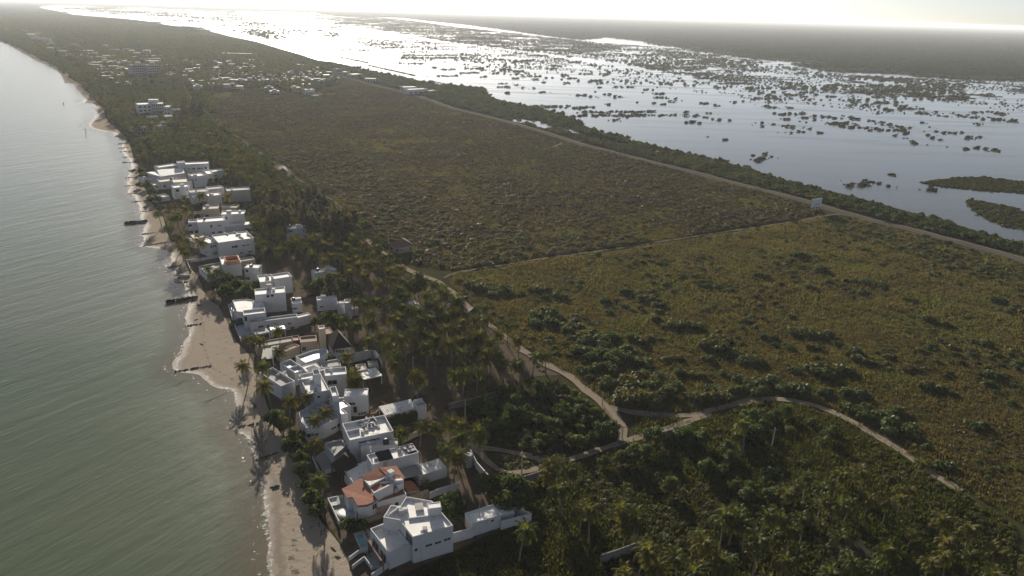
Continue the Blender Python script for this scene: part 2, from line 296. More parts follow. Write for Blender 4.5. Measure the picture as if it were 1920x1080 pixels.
sheet('scrub_ground', SCRUB, .03, M['scrub_ground']); sheet('meadow', LOWER, .035, M['meadow'])
STRIP_ = np.concatenate([GP([(690, 1200), (662, 1080), (640, 1020), (582, 940), (545, 850), (490, 720), (440, 640), (388, 560), (345, 480), (305, 405), (290, 375)]), GP([(345, 372), (440, 420), (560, 470), (660, 480), (735, 505), (830, 538), (900, 603), (1000, 675), (1060, 703), (1010, 705), (870, 750), (850, 760), (880, 830), (925, 885), (935, 905), (1000, 960), (900, 1010), (760, 1075), (720, 1200)])])
sheet('sandy_ground', STRIP_, .045, M['sandy'])
SIDE = GP([(1195, 775), (1312, 783), (1400, 757), (1502, 757), (1602, 798), (1690, 852), (1777, 911), (1900, 985), (1900, 1200), (1000, 1200), (990, 1000), (1010, 960), (960, 905), (1040, 880), (1190, 830)])
M['dark_grass'] = m_ground('rough_grass', [(.034, .044, .014), (.054, .064, .019), (.060, .058, .022)], (.02, .09, .5), bump=.12)  # darker green than the meadow, also on the marsh islets
sheet('rough_grass_ground', SIDE, .04, M['dark_grass'])
sheet('rough_grass_ground', GP([(720, 1200), (760, 1078), (900, 1015), (998, 968), (988, 1000), (1000, 1200)]), .05, m_ground('shade_painted_lawn', [(.018, .022, .010), (.028, .030, .013), (.026, .021, .013)], (.03, .12, .6), bump=.1))  # house shadow painted into this lawn: darker than the rough grass
TRI = GP([(900, 852), (945, 850), (1030, 868), (985, 884), (962, 890), (940, 886), (915, 866)]); sheet('rough_grass_ground', TRI, .07, M['dark_grass'])
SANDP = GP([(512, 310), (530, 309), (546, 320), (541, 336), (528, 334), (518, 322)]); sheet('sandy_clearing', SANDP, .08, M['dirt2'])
CLEAR = GP([(1520, 1040), (1532, 1015), (1572, 1003), (1615, 1010), (1640, 1030), (1632, 1050), (1560, 1058)]); CLEAR = smooth_line(np.r_[CLEAR, CLEAR[:1]], 1.2)[:-1]; CLEAR = CLEAR+np.c_[vnoise(CLEAR, 3, 1)-.5, vnoise(CLEAR, 3, 2)-.5]*2.2
sheet('bare_clearing', CLEAR, .06, m_ground('bare_earth_shade_toned', [(.036, .033, .027), (.052, .046, .036), (.042, .040, .028)], (.05, .2, 1.0), bump=.1))  # bare soil, its colour lowered to carry the shade of the palms
ISLES = [GP(p) for p in ([(1721, 342), (1764, 338), (1790, 334), (1847, 332), (1920, 342), (2050, 352), (2050, 372), (1920, 363), (1820, 356), (1775, 352)], [(1810, 380), (1818, 373), (1847, 380), (1900, 388), (1945, 415), (1940, 438), (1881, 424), (1833, 402)])]
for p in ISLES: sheet('marsh_islet', smooth_line(np.r_[p, p[:1]], 2)[:-1], .08, M['dark_grass'])
# ---------------------------------------------------------------- foliage meshes
def ico(sub=1):
    import bmesh
    bm = bmesh.new(); bmesh.ops.create_icosphere(bm, subdivisions=sub, radius=1); v = np.array([x.co[:] for x in bm.verts]); f = [tuple(q.index for q in p.verts) for p in bm.faces]; bm.free(); return v, f
ICO1 = ico(1); ICO2 = ico(2)
def unit(v): return v/np.maximum(np.linalg.norm(v, axis=-1, keepdims=True), 1e-9)
def leaf_quads(c, nrm, size, R):
    n = len(c); t = unit(np.cross(nrm, R.normal(size=(n, 3)))); b = np.cross(nrm, t); s = (size*R.uniform(.6, 1.4, n))[:, None]
    V = np.stack([c-t*s, c-b*s*.55, c+t*s, c+b*s*.55], 1).reshape(-1, 3); F = np.arange(n*4).reshape(-1, 4); return V, F
def blob(name, mat, lumps, nleaf, leaf, seed, core=.72, up=.35, fray=.25):     # crown of leaf sprays on several lumps
    R = np.random.default_rng(seed); V = []; F = []; n0 = 0; tot = sum(l[3]**2 for l in lumps)
    for l in lumps:
        n = max(int(nleaf*l[3]**2/tot), 6); d = unit(R.normal(size=(n, 3))); d[:, 2] = np.where(d[:, 2] < -.25, -d[:, 2], d[:, 2]); d = unit(d)
        c = np.array(l[:3])+d*l[3]*np.array([1, 1, l[4]])*R.uniform(1-fray, 1+fray*.6, (n, 1))
        c[:, 2] = np.maximum(c[:, 2], .03)
        nm = unit(d+np.array([0, 0, up])+R.normal(size=(n, 3))*.55); v, f = leaf_quads(c, nm, leaf, R); V.append(v); F += [tuple(q+n0) for q in f]; n0 += len(v)
        iv, jf = ICO1; iv = iv*R.uniform(.85, 1.1, (len(iv), 1))*l[3]*core*np.array([1, 1, l[4]])+np.array(l[:3]); iv[:, 2] = np.maximum(iv[:, 2], .0)
        V.append(iv); F += [tuple(i+n0 for i in q) for q in jf]; n0 += len(iv)
    return mesh(name, np.concatenate(V), F, mat)
def lumps_of(R, n, spread, r, h, flat=.8, lo=.0):
    out = [(0, 0, h*.5+lo, r*1.05, flat)]
    for i in range(n-1):
        a = 2*math.pi*i/(n-1)+R.uniform(-.4, .4); d = spread*R.uniform(.6, 1.05); out.append((d*math.cos(a), d*math.sin(a), lo+h*R.uniform(.2, .75), r*R.uniform(.55, .9), flat))
    return out
M['bush'] = m_leaf('bush_leaf', [(.052, .076, .022), (.072, .094, .026), (.088, .100, .029), (.080, .074, .029), (.058, .084, .028)], .46)
M['scrub'] = m_leaf('scrub_leaf', [(.040, .056, .020), (.058, .070, .023), (.072, .074, .026), (.076, .062, .030), (.064, .050, .030)], .40)
M['tree'] = m_leaf('tree_leaf', [(.046, .074, .021), (.070, .096, .027), (.086, .102, .030), (.056, .086, .029)], .45, .012)
M['mang'] = m_leaf('mangrove_leaf', [(.038, .052, .017), (.054, .068, .021), (.062, .062, .024)], .32)
M['casu'] = m_leaf('feathery_leaf', [(.072, .066, .035), (.09, .078, .042), (.066, .068, .032)], .42, .02)
M['palm'] = m_leaf('palm_frond', [(.068, .092, .024), (.092, .104, .027), (.118, .106, .032), (.078, .096, .028)], .55, .007, .35)
M['grass2'] = m_leaf('rough_grass_blade', [(.042, .060, .019), (.054, .070, .023), (.062, .066, .025)], .40, .01, .3)
M['grass'] = m_leaf('grass_blade', [(.056, .082, .026), (.074, .098, .032), (.090, .104, .038), (.102, .100, .042), (.098, .084, .042)], .42, .02, .3)
M['bark'] = m_plain('bark', (.12, .095, .07), .95, .35, 3.0); M['palmbark'] = m_plain('palm_bark', (.22, .19, .155), .95, .3, 4.0)
def fan(seed):
    R = np.random.default_rng(seed); return R
BUSH = []
for i in range(6):
    R = fan(100+i); BUSH.append(blob('shrub', M['bush'], lumps_of(R, 6+i % 3, .62, .5, .62, .85), 330, .15, 100+i))
SCRB = []
for i in range(5):
    R = fan(200+i); SCRB.append(blob('scrub', M['scrub'], lumps_of(R, 5, .6, .5, .5, .8), 130, .20, 200+i))
MANG = []
for i in range(5):
    R = fan(300+i); MANG.append(blob('mangrove', M['mang'], lumps_of(R, 5+i, .62, .48, .55, .75), 170, .17, 300+i))
def trunk_mesh(name, h, r, limbs, seed, mat):
    R = np.random.default_rng(seed); m = MB(); m.tube([(0, 0, -.05), (R.uniform(-.05, .05), 0, h*.5), (0, R.uniform(-.05, .05), h)], [r, r*.8, r*.6])
    for l in limbs: m.tube([(0, 0, h*.8), (l[0]*.5, l[1]*.5, (h*.8+l[2])*.55), (l[0]*.9, l[1]*.9, l[2])], [r*.5, r*.38, r*.2], 5)
    return mesh(name, m.v, m.f, mat)
TREE = []
for i in range(5):
    R = fan(400+i); L = lumps_of(R, 8+i % 3, .60, .46, .55, .85, lo=.42); L += [(R.uniform(-.3, .3), R.uniform(-.3, .3), 1.05, .34, .9)]
    TREE.append((trunk_mesh('trunk', .6, .07, L[1:6], 400+i, M['bark']), blob('crown', M['tree'], L, 620, .105, 400+i, core=.66)))
CASU = []
for i in range(2):
    R = fan(500+i); L = [(R.uniform(-.35, .35), R.uniform(-.35, .35), .5+.14*j, .42-.02*j, 1.2) for j in range(9)]
    CASU.append((trunk_mesh('trunk', .7, .06, L[2:6], 500+i, M['bark']), blob('crown', M['casu'], L, 760, .10, 500+i, core=.55, up=.9, fray=.45)))
def palm(i):
    R = np.random.default_rng(600+i); h = 1.0; lean = R.uniform(-.16, .16, 2); m = MB()
    P = [np.array([lean[0]*t*t*h*6.2, lean[1]*t*t*h*6.2, 6.2*t-.05]) for t in np.linspace(0, 1, 6)]
    m.tube(P, [.24, .17, .15, .14, .13, .15], 7); top = P[-1]; tm = mesh('trunk', m.v, m.f, M['palmbark'])
    V = []; F = []; nf = 26+i % 5
    for j in range(nf):
        az = j*2.39996+R.uniform(-.25, .25); q = j/nf; e0 = math.radians(78-q*105+R.uniform(-10, 10)); L = R.uniform(2.5, 3.2)*(1-.15*(q > .8)); droop = R.uniform(.55, .95)+.35*q
        S = 8; d = np.array([math.cos(az), math.sin(az), 0]); side = np.array([-math.sin(az), math.cos(az), 0]); p = top.copy(); sp = [p.copy()]; el = e0
        for s in range(S):
            p = p+(d*math.cos(el)+np.array([0, 0, 1])*math.sin(el))*L/S; sp.append(p.copy()); el -= droop*2.1/S*(.6+s/S)
        sp = np.array(sp); n0 = len(V)
        for s in range(S+1):
            wv = .045*(1-s/S)+.012; V += [sp[s]-side*wv, sp[s]+side*wv]
        F += [(n0+2*s, n0+2*s+1, n0+2*s+3, n0+2*s+2) for s in range(S)]
        nl = 12
        for s in range(1, nl+1):
            t = s/nl; x = .08+.92*t; k = min(int(x*S), S-1); u_ = x*S-k; c = sp[k]*(1-u_)+sp[k+1]*u_; fw = unit(sp[k+1]-sp[k]); ll = .78*math.sin(math.pi*min(.12+.86*t, .97))**.6+.12
            dn = np.array([0, 0, -1.0])
            for sg in (-1, 1):
                tip = c+unit(side*sg*.86+fw*.42+dn*R.uniform(.3, .75))*ll*R.uniform(.8, 1.1); hw = fw*L/nl*.46; n0 = len(V); V += [c-hw, c+hw, tip]; F.append((n0, n0+1, n0+2))
    return tm, mesh('crown', V, F, M['palm']), m, top
PALM = [palm(i)[:2] for i in range(6)]
def tuft(i, mat='grass'):
    R = np.random.default_rng(700+i); n = 16; c = np.c_[R.normal(size=(n, 2))*.42, np.zeros(n)]; V = []; F = []
    for p in c:
        a = R.uniform(0, 6.28); d = np.array([math.cos(a), math.sin(a), 0])*.13; tip = p+np.array([R.normal()*.16, R.normal()*.16, R.uniform(.3, .75)]); k = len(V); V += [p-d, p+d, tip+d*.35, tip-d*.35]; F.append((k, k+1, k+2, k+3))
    return mesh('grass', V, F, M[mat])
TUFT = [tuft(i) for i in range(4)]; TUFT2 = [tuft(i+10, 'grass2') for i in range(4)]
def clump(i):                              # a few small herbs and twigs growing together
    R = np.random.default_rng(760+i); L = [(R.normal()*.5, R.normal()*.5, .12, R.uniform(.18, .36), .9) for _ in range(6)]
    return blob('herbs', M['scrub'], L, 70, .14, 760+i, core=.6)
HERB = [clump(i) for i in range(3)]
def forest_tile(i, S=120.0, n=34, hmax=5.0):
    R = np.random.default_rng(800+i); g = np.linspace(-S*.54, S*.54, n); X, Y = np.meshgrid(g, g); Z = np.zeros_like(X)
    for _ in range(420):
        x, y, r, h = R.uniform(-S*.54, S*.54), R.uniform(-S*.54, S*.54), R.uniform(3, 7.5), R.uniform(.45, 1.0)*hmax
        q = 1-((X-x)**2+(Y-y)**2)/r**2; Z = np.maximum(Z, h*np.sqrt(np.maximum(q, 0)))
    Z += R.uniform(-.5, .7, Z.shape); e = np.minimum.reduce([X+S*.54, S*.54-X, Y+S*.54, S*.54-Y]); Z *= np.clip(e/8, 0, 1); Z -= .3
    V = np.c_[X.ravel(), Y.ravel(), Z.ravel()]; F = [(r*n+c, r*n+c+1, (r+1)*n+c+1, (r+1)*n+c) for r in range(n-1) for c in range(n-1)]
    return mesh('forest', V, F, M['farleaf'])
k = NT('far_forest_leaf'); p = k.pos(); c = k.ramp(k.noise(p, .02, 5, .7), [(.35, (.018, .027, .013)), (.55, (.029, .039, .018)), (.7, (.042, .046, .023))])
bs = k.N('ShaderNodeBsdfDiffuse', {'Color': c}); M['farleaf'] = k.done(bs.outputs[0])
FTILE = [forest_tile(i) for i in range(3)]

# ---------------------------------------------------------------- growing things: individuals, and masses nobody could count
SRC = {}
def src(m):                                # holder of a mesh that the masses below repeat; it stands in no scene of its own
    if m.name not in SRC: SRC[m.name] = bpy.data.objects.new(m.name, m)
    return SRC[m.name]
def mass(name, meshes, P, scl, rot, label, tilt=None, cat=None):
    n = len(P)
    if n == 0: return
    me = bpy.data.meshes.new(name); me.from_pydata([tuple(map(float, p)) for p in P], [], [])
    a = me.attributes.new('scl', 'FLOAT_VECTOR', 'POINT'); a.data.foreach_set('vector', np.ascontiguousarray(scl, dtype=np.float32).ravel())
    R_ = np.zeros((n, 3), np.float32); R_[:, 2] = rot
    if tilt is not None: R_[:, :2] = tilt
    a = me.attributes.new('rot', 'FLOAT_VECTOR', 'POINT'); a.data.foreach_set('vector', R_.ravel())
    a = me.attributes.new('pick', 'INT', 'POINT'); a.data.foreach_set('value', rng.integers(0, len(meshes), n).astype(np.int32))
    o = bpy.data.objects.new(name, me); COL.objects.link(o)
    g = bpy.data.node_groups.new(name, 'GeometryNodeTree'); g.interface.new_socket('Geometry', in_out='INPUT', socket_type='NodeSocketGeometry'); g.interface.new_socket('Geometry', in_out='OUTPUT', socket_type='NodeSocketGeometry')
    gi = g.nodes.new('NodeGroupInput'); go = g.nodes.new('NodeGroupOutput'); ip = g.nodes.new('GeometryNodeInstanceOnPoints'); g.links.new(gi.outputs[0], ip.inputs['Points'])
    for m in meshes:
        q = g.nodes.new('GeometryNodeObjectInfo'); q.inputs['Object'].default_value = src(m); q.inputs['As Instance'].default_value = True
    jn = g.nodes.new('GeometryNodeJoinGeometry')
    for q in [x for x in g.nodes if x.bl_idname == 'GeometryNodeObjectInfo']: g.links.new(q.outputs['Geometry'], jn.inputs[0])
    g.links.new(jn.outputs[0], ip.inputs['Instance']); ip.inputs['Pick Instance'].default_value = True
    def at(nm, ty):
        x = g.nodes.new('GeometryNodeInputNamedAttribute'); x.data_type = ty; x.inputs[0].default_value = nm; return x.outputs[0]
    g.links.new(at('pick', 'INT'), ip.inputs['Instance Index'])
    e2r = g.nodes.new('FunctionNodeEulerToRotation'); g.links.new(at('rot', 'FLOAT_VECTOR'), e2r.inputs[0]); g.links.new(e2r.outputs[0], ip.inputs['Rotation'])
    g.links.new(at('scl', 'FLOAT_VECTOR'), ip.inputs['Scale']); g.links.new(ip.outputs[0], go.inputs[0])
    md = o.modifiers.new('scatter', 'NODES'); md.node_group = g
    return tag(o, label, cat, None, 'stuff')
def grid_pts(poly, sp, jit=.48):
    poly = np.asarray(poly); x0, y0 = poly.min(0); x1, y1 = poly.max(0); X, Y = np.meshgrid(np.arange(x0, x1, sp), np.arange(y0, y1, sp)); P = np.c_[X.ravel(), Y.ravel()]
    P = P+rng.uniform(-jit, jit, P.shape)*sp; return P[inpoly(P, poly)]
FOOT = []                                  # footprints of buildings, filled below
def clear(P, road=1.0, foot=.6, skip=()):
    P = np.asarray(P); ok = np.ones(len(P), bool)
    if len(P) == 0: return ok
    for nm, (L, wd) in roads.items():
        if nm in skip: continue
        s = slice(None, None, 4) if len(L) > 400 else slice(None, None, 2)
        ok &= dline(P, L[s]) > wd+road
    for q, c, r in FOOT:
        nr = np.hypot(*(P-c).T) < r+foot+1
        if nr.any():
            i = np.where(nr)[0]; qq = c+(q-c)*(1+foot/max(r, 1)); ins = inpoly(P[i], qq); ok[i[ins]] = False
    return ok
def inview(P, m=60):
    P = np.asarray(P); d = np.c_[P, np.full(len(P), -HC)]; z = d@_f; x = 960+FOC*(d@_r)/z; y = 540-FOC*(d@_u)/z
    return (z > 0) & (x > -m) & (x < 1920+m) & (y > -20) & (y < 1080+2*m)
LAND = []                                  # (short name, place) of what a label can point to
def near_land(p, maxd):
    b = None; bd = maxd
    for nm, q in LAND:
        d = math.hypot(p[0]-q[0], p[1]-q[1])
        if d < bd: b, bd = nm, d
    return b
def single(name, pair, p, s, rz, label, cat, group):   # one plant: a mesh of its own, or trunk and crown under an Empty
    if isinstance(pair, tuple):
        o = empty(name, (p[0], p[1], 0)); o.rotation_euler.z = rz; o.scale = (s[0], s[1], s[2])
        for nm, m in zip(('trunk', 'crown'), pair):
            c = bpy.data.objects.new(nm, m); COL.objects.link(c); c.parent = o
    else:
        o = bpy.data.objects.new(name, pair); COL.objects.link(o); o.location = (p[0], p[1], -.02); o.rotation_euler.z = rz; o.scale = (s[0], s[1], s[2])
    return tag(o, label, cat, group)
# ---------------------------------------------------------------- houses and walls
M['white'] = m_plain('white_plaster_shade_toned', (.52, .525, .54), .85, .08, .5, stain=((.40, .39, .37), .7, .58), streak=((.36, .35, .33), .60))  # facade shade put into the base colour: greyed, slightly blue; stains are wear
M['roofw'] = m_plain('white_roof', (.82, .81, .775), .85, .10, .6, stain=((.40, .35, .30), .55, .56))
M['cream'] = m_plain('cream_plaster', (.52, .43, .32), .85, .12, .5, stain=((.36, .29, .22), .6, .62))
M['beige'] = m_plain('beige_plaster', (.40, .33, .25), .88, .12, .5, stain=((.26, .21, .16), .6, .6))
M['greyc'] = m_plain('grey_concrete', (.36, .355, .34), .9, .15, .5, stain=((.24, .23, .21), .5, .6))
M['oldc'] = m_plain('old_concrete', (.20, .19, .17), .9, .2, .5, stain=((.09, .085, .075), .5, .55))
M['bluet'] = m_plain('pale_blue_tile', (.40, .47, .54), .5, .12, .8)
M['stone'] = m_plain('stone_cladding', (.36, .30, .235), .9, .35, 2.2, stain=((.20, .155, .115), 1.4, .52))
M['tile'] = m_plain('terracotta_tile', (.33, .125, .072), .8, .25, 1.3, stain=((.20, .075, .05), 2.0, .55))
M['thatch'] = m_plain('dark_thatch', (.036, .028, .023), .95, .35, 2.5, stain=((.06, .046, .036), 3.0, .57))
M['brown'] = m_plain('brown_wall', (.20, .115, .08), .85, .2, .8)
M['glass'] = NT('dark_glass'); _k = M['glass']; M['glass'] = _k.done(_k.N('ShaderNodeBsdfPrincipled', {'Base Color': (.022, .027, .032, 1), 'Roughness': .08}).outputs[0])
M['metal'] = m_plain('dull_metal', (.34, .35, .36), .5, .1, 2.0); M['black'] = m_plain('black_plastic', (.03, .03, .033), .5, .1, 3)
M['panel'] = m_plain('solar_cells', (.020, .024, .036), .25, .2, 2.0, spec=.5)
M['wood'] = m_plain('weathered_wood', (.13, .085, .055), .9, .3, 2.0); M['groyne'] = m_plain('wet_dark_wood', (.045, .04, .035), .8, .35, 1.5)
M['pool'] = m_plain('pool_water', (.09, .24, .25), .08, .1, 1.0, spec=.5); M['hedge'] = m_leaf('hedge_leaf', [(.025, .045, .015), (.03, .05, .018)], .15)
M['orange'] = m_plain('orange_wall', (.55, .27, .15), .85, .15, 1.0)
ZN = [False]
def Z(z): return z if (z <= 4.2 or not ZN[0]) else 4.2+(z-4.2)*.64
class House:
    def __init__(s, name, label, cat, at, z=0, group=None, land=None):
        p = G(*at, z); ZN[0] = np.hypot(*p) < 185; s.root = empty(name, (p[0], p[1], 0)); tag(s.root, label, cat, group); s.j = 0; s.ed = None
        if land: LAND.append((land, p))
    def quad(s, pts, z, depth=None):           # front-left, front-right, back corner (or a depth in metres)
        A, B = G(*pts[0], z), G(*pts[1], z); e1 = unit(B-A); e2 = np.array([-e1[1], e1[0]])
        d = depth if depth else (G(*pts[2], z)-B)@e2
        return [A, B, B+e2*d, A+e2*d]
    def vol(s, pts, z1, z0=0.0, par=.5, mat='white', roof='roofw', depth=None, poly=False, name='wall', foot=True, th=.18):
        zr = Z(z1-par); z1 = Z(z1); z0 = Z(z0)
        q = ccw(GP(pts, z1)) if poly else ccw(s.quad(pts, z1, depth))
        s.j += 1; jit = .004*s.j; q = [p for p in q]; z1 += jit; n = len(q); c = sum(q)/n
        if foot and z0 < 1: FOOT.append((np.array(q), c, max(np.hypot(*(p-c)) for p in q)))
        m = MB(); zb = z0-.15-jit; zr += jit
        inn = []
        for i in range(n):                     # inward offset of each corner
            a, b_, d = q[i-1], q[i], q[(i+1) % n]; n1 = unit(np.array([-(b_-a)[1], (b_-a)[0]])); n2 = unit(np.array([-(d-b_)[1], (d-b_)[0]])); k_ = n1+n2; k_ = k_/max(k_@k_/2, .5)*1.0
            inn.append(b_+k_*th)
        v = [(p[0], p[1], zb) for p in q]+[(p[0], p[1], z1) for p in q]+[(p[0], p[1], z1) for p in inn]+[(p[0], p[1], zr-.1) for p in inn]; f = []
        for i in range(n):
            j = (i+1) % n; f += [(i, j, j+n, i+n), (i+n, j+n, j+2*n, i+2*n), (i+2*n, j+2*n, j+3*n, i+3*n)]
        m.add(v, f); m.obj(name, M[mat], s.root)
        mid = [p*.999+c*.001 for p in inn]
        obj('roof', [(p[0], p[1], zr) for p in mid], tri(mid), M[roof], s.root)
        s.ed = (q, zb, z1); return q
    def win(s, px, w=1.2, h=1.1, kind='window', frame=True, mat='glass', edge=None):   # window where the line of sight meets the last wall built
        q, zb, z1 = s.ed; best = None; d = _f*FOC+_r*(px[0]-960)+_u*(540-px[1])
        for i in range(len(q)):
            a, b = q[i], q[(i+1) % len(q)]; e = unit(b-a); nr = np.array([e[1], -e[0]]); den = d[:2]@nr
            if den >= -1e-6: continue
            t = (a@nr)/den; P = d*t+np.array([0, 0, HC]); u_ = (P[:2]-a)@e; L = np.hypot(*(b-a))
            ok = (max(0, -u_, u_-L)+max(0, P[2]-z1)+max(0, zb-P[2]))
            if best is None or ok < best[0]: best = (ok, a, e, nr, u_, L, P[2])
        if best is None or best[0] > 4: return
        _, a, e, nr, u_, L, z = best; w = min(w, L*.9); u_ = min(max(u_, w/2+.1), L-w/2-.1); z = min(max(z, max(zb+.3, .05)+h/2), z1-h/2-.15)
        return s.put(a+e*u_, e, nr, z, w, h, kind, frame, mat)
    def put(s, p, e, nr, z, w, h, kind='window', frame=True, mat='glass'):
        m = MB(); m.box(p+nr*.008, e, w/2, .03, z-h/2, z+h/2); o = m.obj(kind, M[mat], s.root)
        if frame:
            m = MB(); t = .09
            for (x, zz_, hw, hh) in ((-w/2-t/2, z, t/2, h/2+t), (w/2+t/2, z, t/2, h/2+t), (0, z+h/2+t/2, w/2, t/2), (0, z-h/2-t/2, w/2, t/2)) + (((0, z, .03, h/2),) if w > .9 else ()):
                m.box(p+e*x+nr*.02, e, hw, .045, zz_-hh, zz_+hh)
            m.obj('frame', M['white'], o)
        return o
    def auto(s, n=2, seed=0):                  # a few openings on the side facing the viewer
        R = np.random.default_rng(seed+17); q, zb, z1 = s.ed; k = 0
        for i in range(len(q)):
            a, b = q[i], q[(i+1) % len(q)]; L = np.hypot(*(b-a)); e = unit(b-a); nr = np.array([e[1], -e[0]])
            if L < 3 or nr@unit((a+b)/2) > -.25: continue
            for fl in range(2 if z1 > 5.5 else 1):
                for t in np.linspace(.18, .82, n):
                    if R.random() < .3: continue
                    zc = 1.6+fl*3.1
                    if zc+.8 < z1-.4 and zc > zb+.6: s.put(a+e*L*(t+R.uniform(-.05, .05)), e, nr, zc, R.choice([.7, 1.1, 1.6]), R.choice([.5, 1.0, 1.4]))
    def item(s, kind, px, z, w, d, h, mat, e=None):
        z = Z(z); p = G(*px, z); e = unit(np.array(e)) if e is not None else unit(s.ed[0][1]-s.ed[0][0]); m = MB(); m.box(p, e, w/2, d/2, z-.02, z+h); return m.obj(kind, M[mat], s.root)
    def tank(s, px, z, r=.6, h=1.2, mat='black'):
        z = Z(z); p = G(*px, z); m = MB(); m.tube([(p[0], p[1], z-.02), (p[0], p[1], z+h*.75), (p[0], p[1], z+h*.92), (p[0], p[1], z+h)], [r, r, r*.7, r*.3], 10); return m.obj('water_tank', M[mat], s.root)
    def slab(s, pts, z, th=.25, mat='roofw', name='canopy', posts=True, poly=False, depth=None, pm='white'):
        q = ccw(GP(pts, z)) if poly else ccw(s.quad(pts, z, depth)); s.j += 1; m = MB(); m.prism(q, z-th+.003*s.j, z+.003*s.j); o = m.obj(name, M[mat], s.root); c = sum(q)/len(q)
        if posts:
            for p in q:
                pp = p+(c-p)*.06; m = MB(); m.box(pp, (1, 0), .13, .13, -.1, z-th); m.obj('post', M[pm], s.root)
        FOOT.append((np.array(q), c, max(np.hypot(*(p-c)) for p in q))); return q
    def tilt(s, pts, zs, mat='tile', th=.18, name='roof'):      # sloping roof through measured corners at their own heights
        zs = [Z(z) for z in zs]; P = [np.array([*G(p[0], p[1], z), z]) for p, z in zip(pts, zs)]
        if area([p[:2] for p in P]) < 0: P = P[::-1]
        m = MB(); m.prism([p[:2] for p in P], [p[2]-th for p in P], [p[2] for p in P]); return m.obj(name, M[mat], s.root)
    def hip(s, q, z0, z1, mat='thatch', k=.55, name='roof'):    # hipped roof over a quad
        c = sum(q)/4; L0 = np.hypot(*(q[1]-q[0])); L1 = np.hypot(*(q[2]-q[1])); ax = unit(q[1]-q[0]) if L0 > L1 else unit(q[2]-q[1]); r = abs(L0-L1)/2*k+.3
        v = [(p[0], p[1], z0) for p in q]+[(*(c-ax*r), z1), (*(c+ax*r), z1)]
        f = [(0, 1, 5, 4), (1, 2, 5), (2, 3, 4, 5), (3, 0, 4)] if L0 > L1 else [(0, 1, 4), (1, 2, 5, 4), (2, 3, 5), (3, 0, 4, 5)]
        o = obj(name, v, f+[(3, 2, 1, 0)], M[mat], s.root); FOOT.append((np.array(q), c, max(L0, L1)*.7)); return o
    def low(s, line, z, z0=0, t=.18, mat='white', name='garden_wall', closed=False):
        z = Z(z); z0 = Z(z0); L = GP(line, z); s.j += 1; m = MB()
        for a, b in zip(L[:-1], L[1:]):
            e = unit(b-a); m.box((a+b)/2, e, np.hypot(*(b-a))/2+t*.45, t/2, z0-.1, z+.002*s.j)
        return m.obj(name, M[mat], s.root)
def wall(line, z, label, mat='white', t=.25, name='garden_wall', cat='wall', group=None, land=None):
    L = GP(line, z); p = L[len(L)//2]; m = MB()
    for a, b in zip(L[:-1], L[1:]): m.box((a+b)/2, unit(b-a), np.hypot(*(b-a))/2+t*.45, t/2, -.15, z)
    o = m.obj(name, M[mat]); 
    if land: LAND.append((land, p))
    return tag(o, label, cat, group)

# --- house with the bare terrace, nearest to the viewer
h = House('white_house', 'white flat-roofed house nearest the viewer, with a bare walled terrace', 'house', (770, 1000), land='the nearest white house')
h.vol([(694, 991), (729, 1037), (772, 1023)], 4.0, par=.85)
h.win((705, 1024), 2.6, 2.2, 'door'); h.win((719, 1046), 2.4, 2.2, 'door')
h.vol([(718.5, 969.6), (749, 975), (774, 1006.7), (849.6, 985), (827, 959), (810, 939), (762, 931), (750, 949), (733, 946.7)], 7.6, par=.75, poly=True)
for p in ((804, 1022), (821, 1017), (838.5, 1011)): h.win(p, 1.3, .5)
h.win((769.5, 1012), 2.8, 2.0, 'door'); h.win((780, 1031), .5, .6, frame=False)
h.vol([(803, 954), (827.5, 951), (820, 941)], 9.9, z0=6.7, par=.12, name='stair_tower', foot=False)
h.item('skylight', (786, 953), 6.9, 1.6, 2.2, .5, 'greyc'); h.item('roof_unit', (748, 958), 6.9, .9, .7, 1.0, 'white'); h.item('roof_unit', (760, 958), 6.9, 1.1, .8, .7, 'white'); h.item('roof_unit', (752, 965), 6.9, .8, .8, 1.2, 'greyc'); h.item('low_kerb', (788, 971), 6.9, 4.6, .2, .35, 'white'); h.item('roof_unit', (797, 996), 6.9, .9, .9, .8, 'greyc'); h.tank((791, 998), 6.9, .3, .5, 'white')
h.item('low_kerb', (740, 962), 6.9, .25, 2.6, .7, 'white', e=(.8, -.6))
h.vol([(886, 982), (940, 964.7), (922, 946)], 3.3, par=.28, name='garage_wall'); h.win((923, 976), .6, .5)
h.vol([(940, 967), (965, 960), (948, 946)], 2.35, par=.05, name='garage_wall')
h.tank((899, 967), 3.05, .08, 2.6, 'metal')
h.low([(850, 999), (886, 989)], 2.5); h.low([(940, 977), (996, 962.7)], 2.2); h.low([(996, 962.7), (957, 948), (930, 948)], 2.2)
q = h.quad([(665, 1003), (676, 1028), (690, 1024)], .5); m = MB(); m.prism(q, -.1, .5); o = m.obj('pool_edge', M['white'], h.root); c = sum(q)/4; m = MB(); m.prism([p+(c-p)*.12 for p in q], .3, .56); m.obj('pool_water', M['pool'], h.root); FOOT.append((np.array(q), c, 5))
h.low([(655, 1044), (673, 1031), (690, 1026)], .9); h.low([(661, 1060), (683, 1043), (697, 1062)], .9); h.low([(697, 1076), (726, 1054)], 1.5)
h.slab([(690, 1014), (714, 1052), (724, 1046)], 2.9, .12, 'brown', 'pergola_beam', posts=True, pm='wood', depth=.5)
m = MB(); q = h.quad([(662, 1000), (700, 1068), (726, 1052)], .08); m.prism(q, -.1, .08); m.obj('terrace', M['greyc'], h.root)

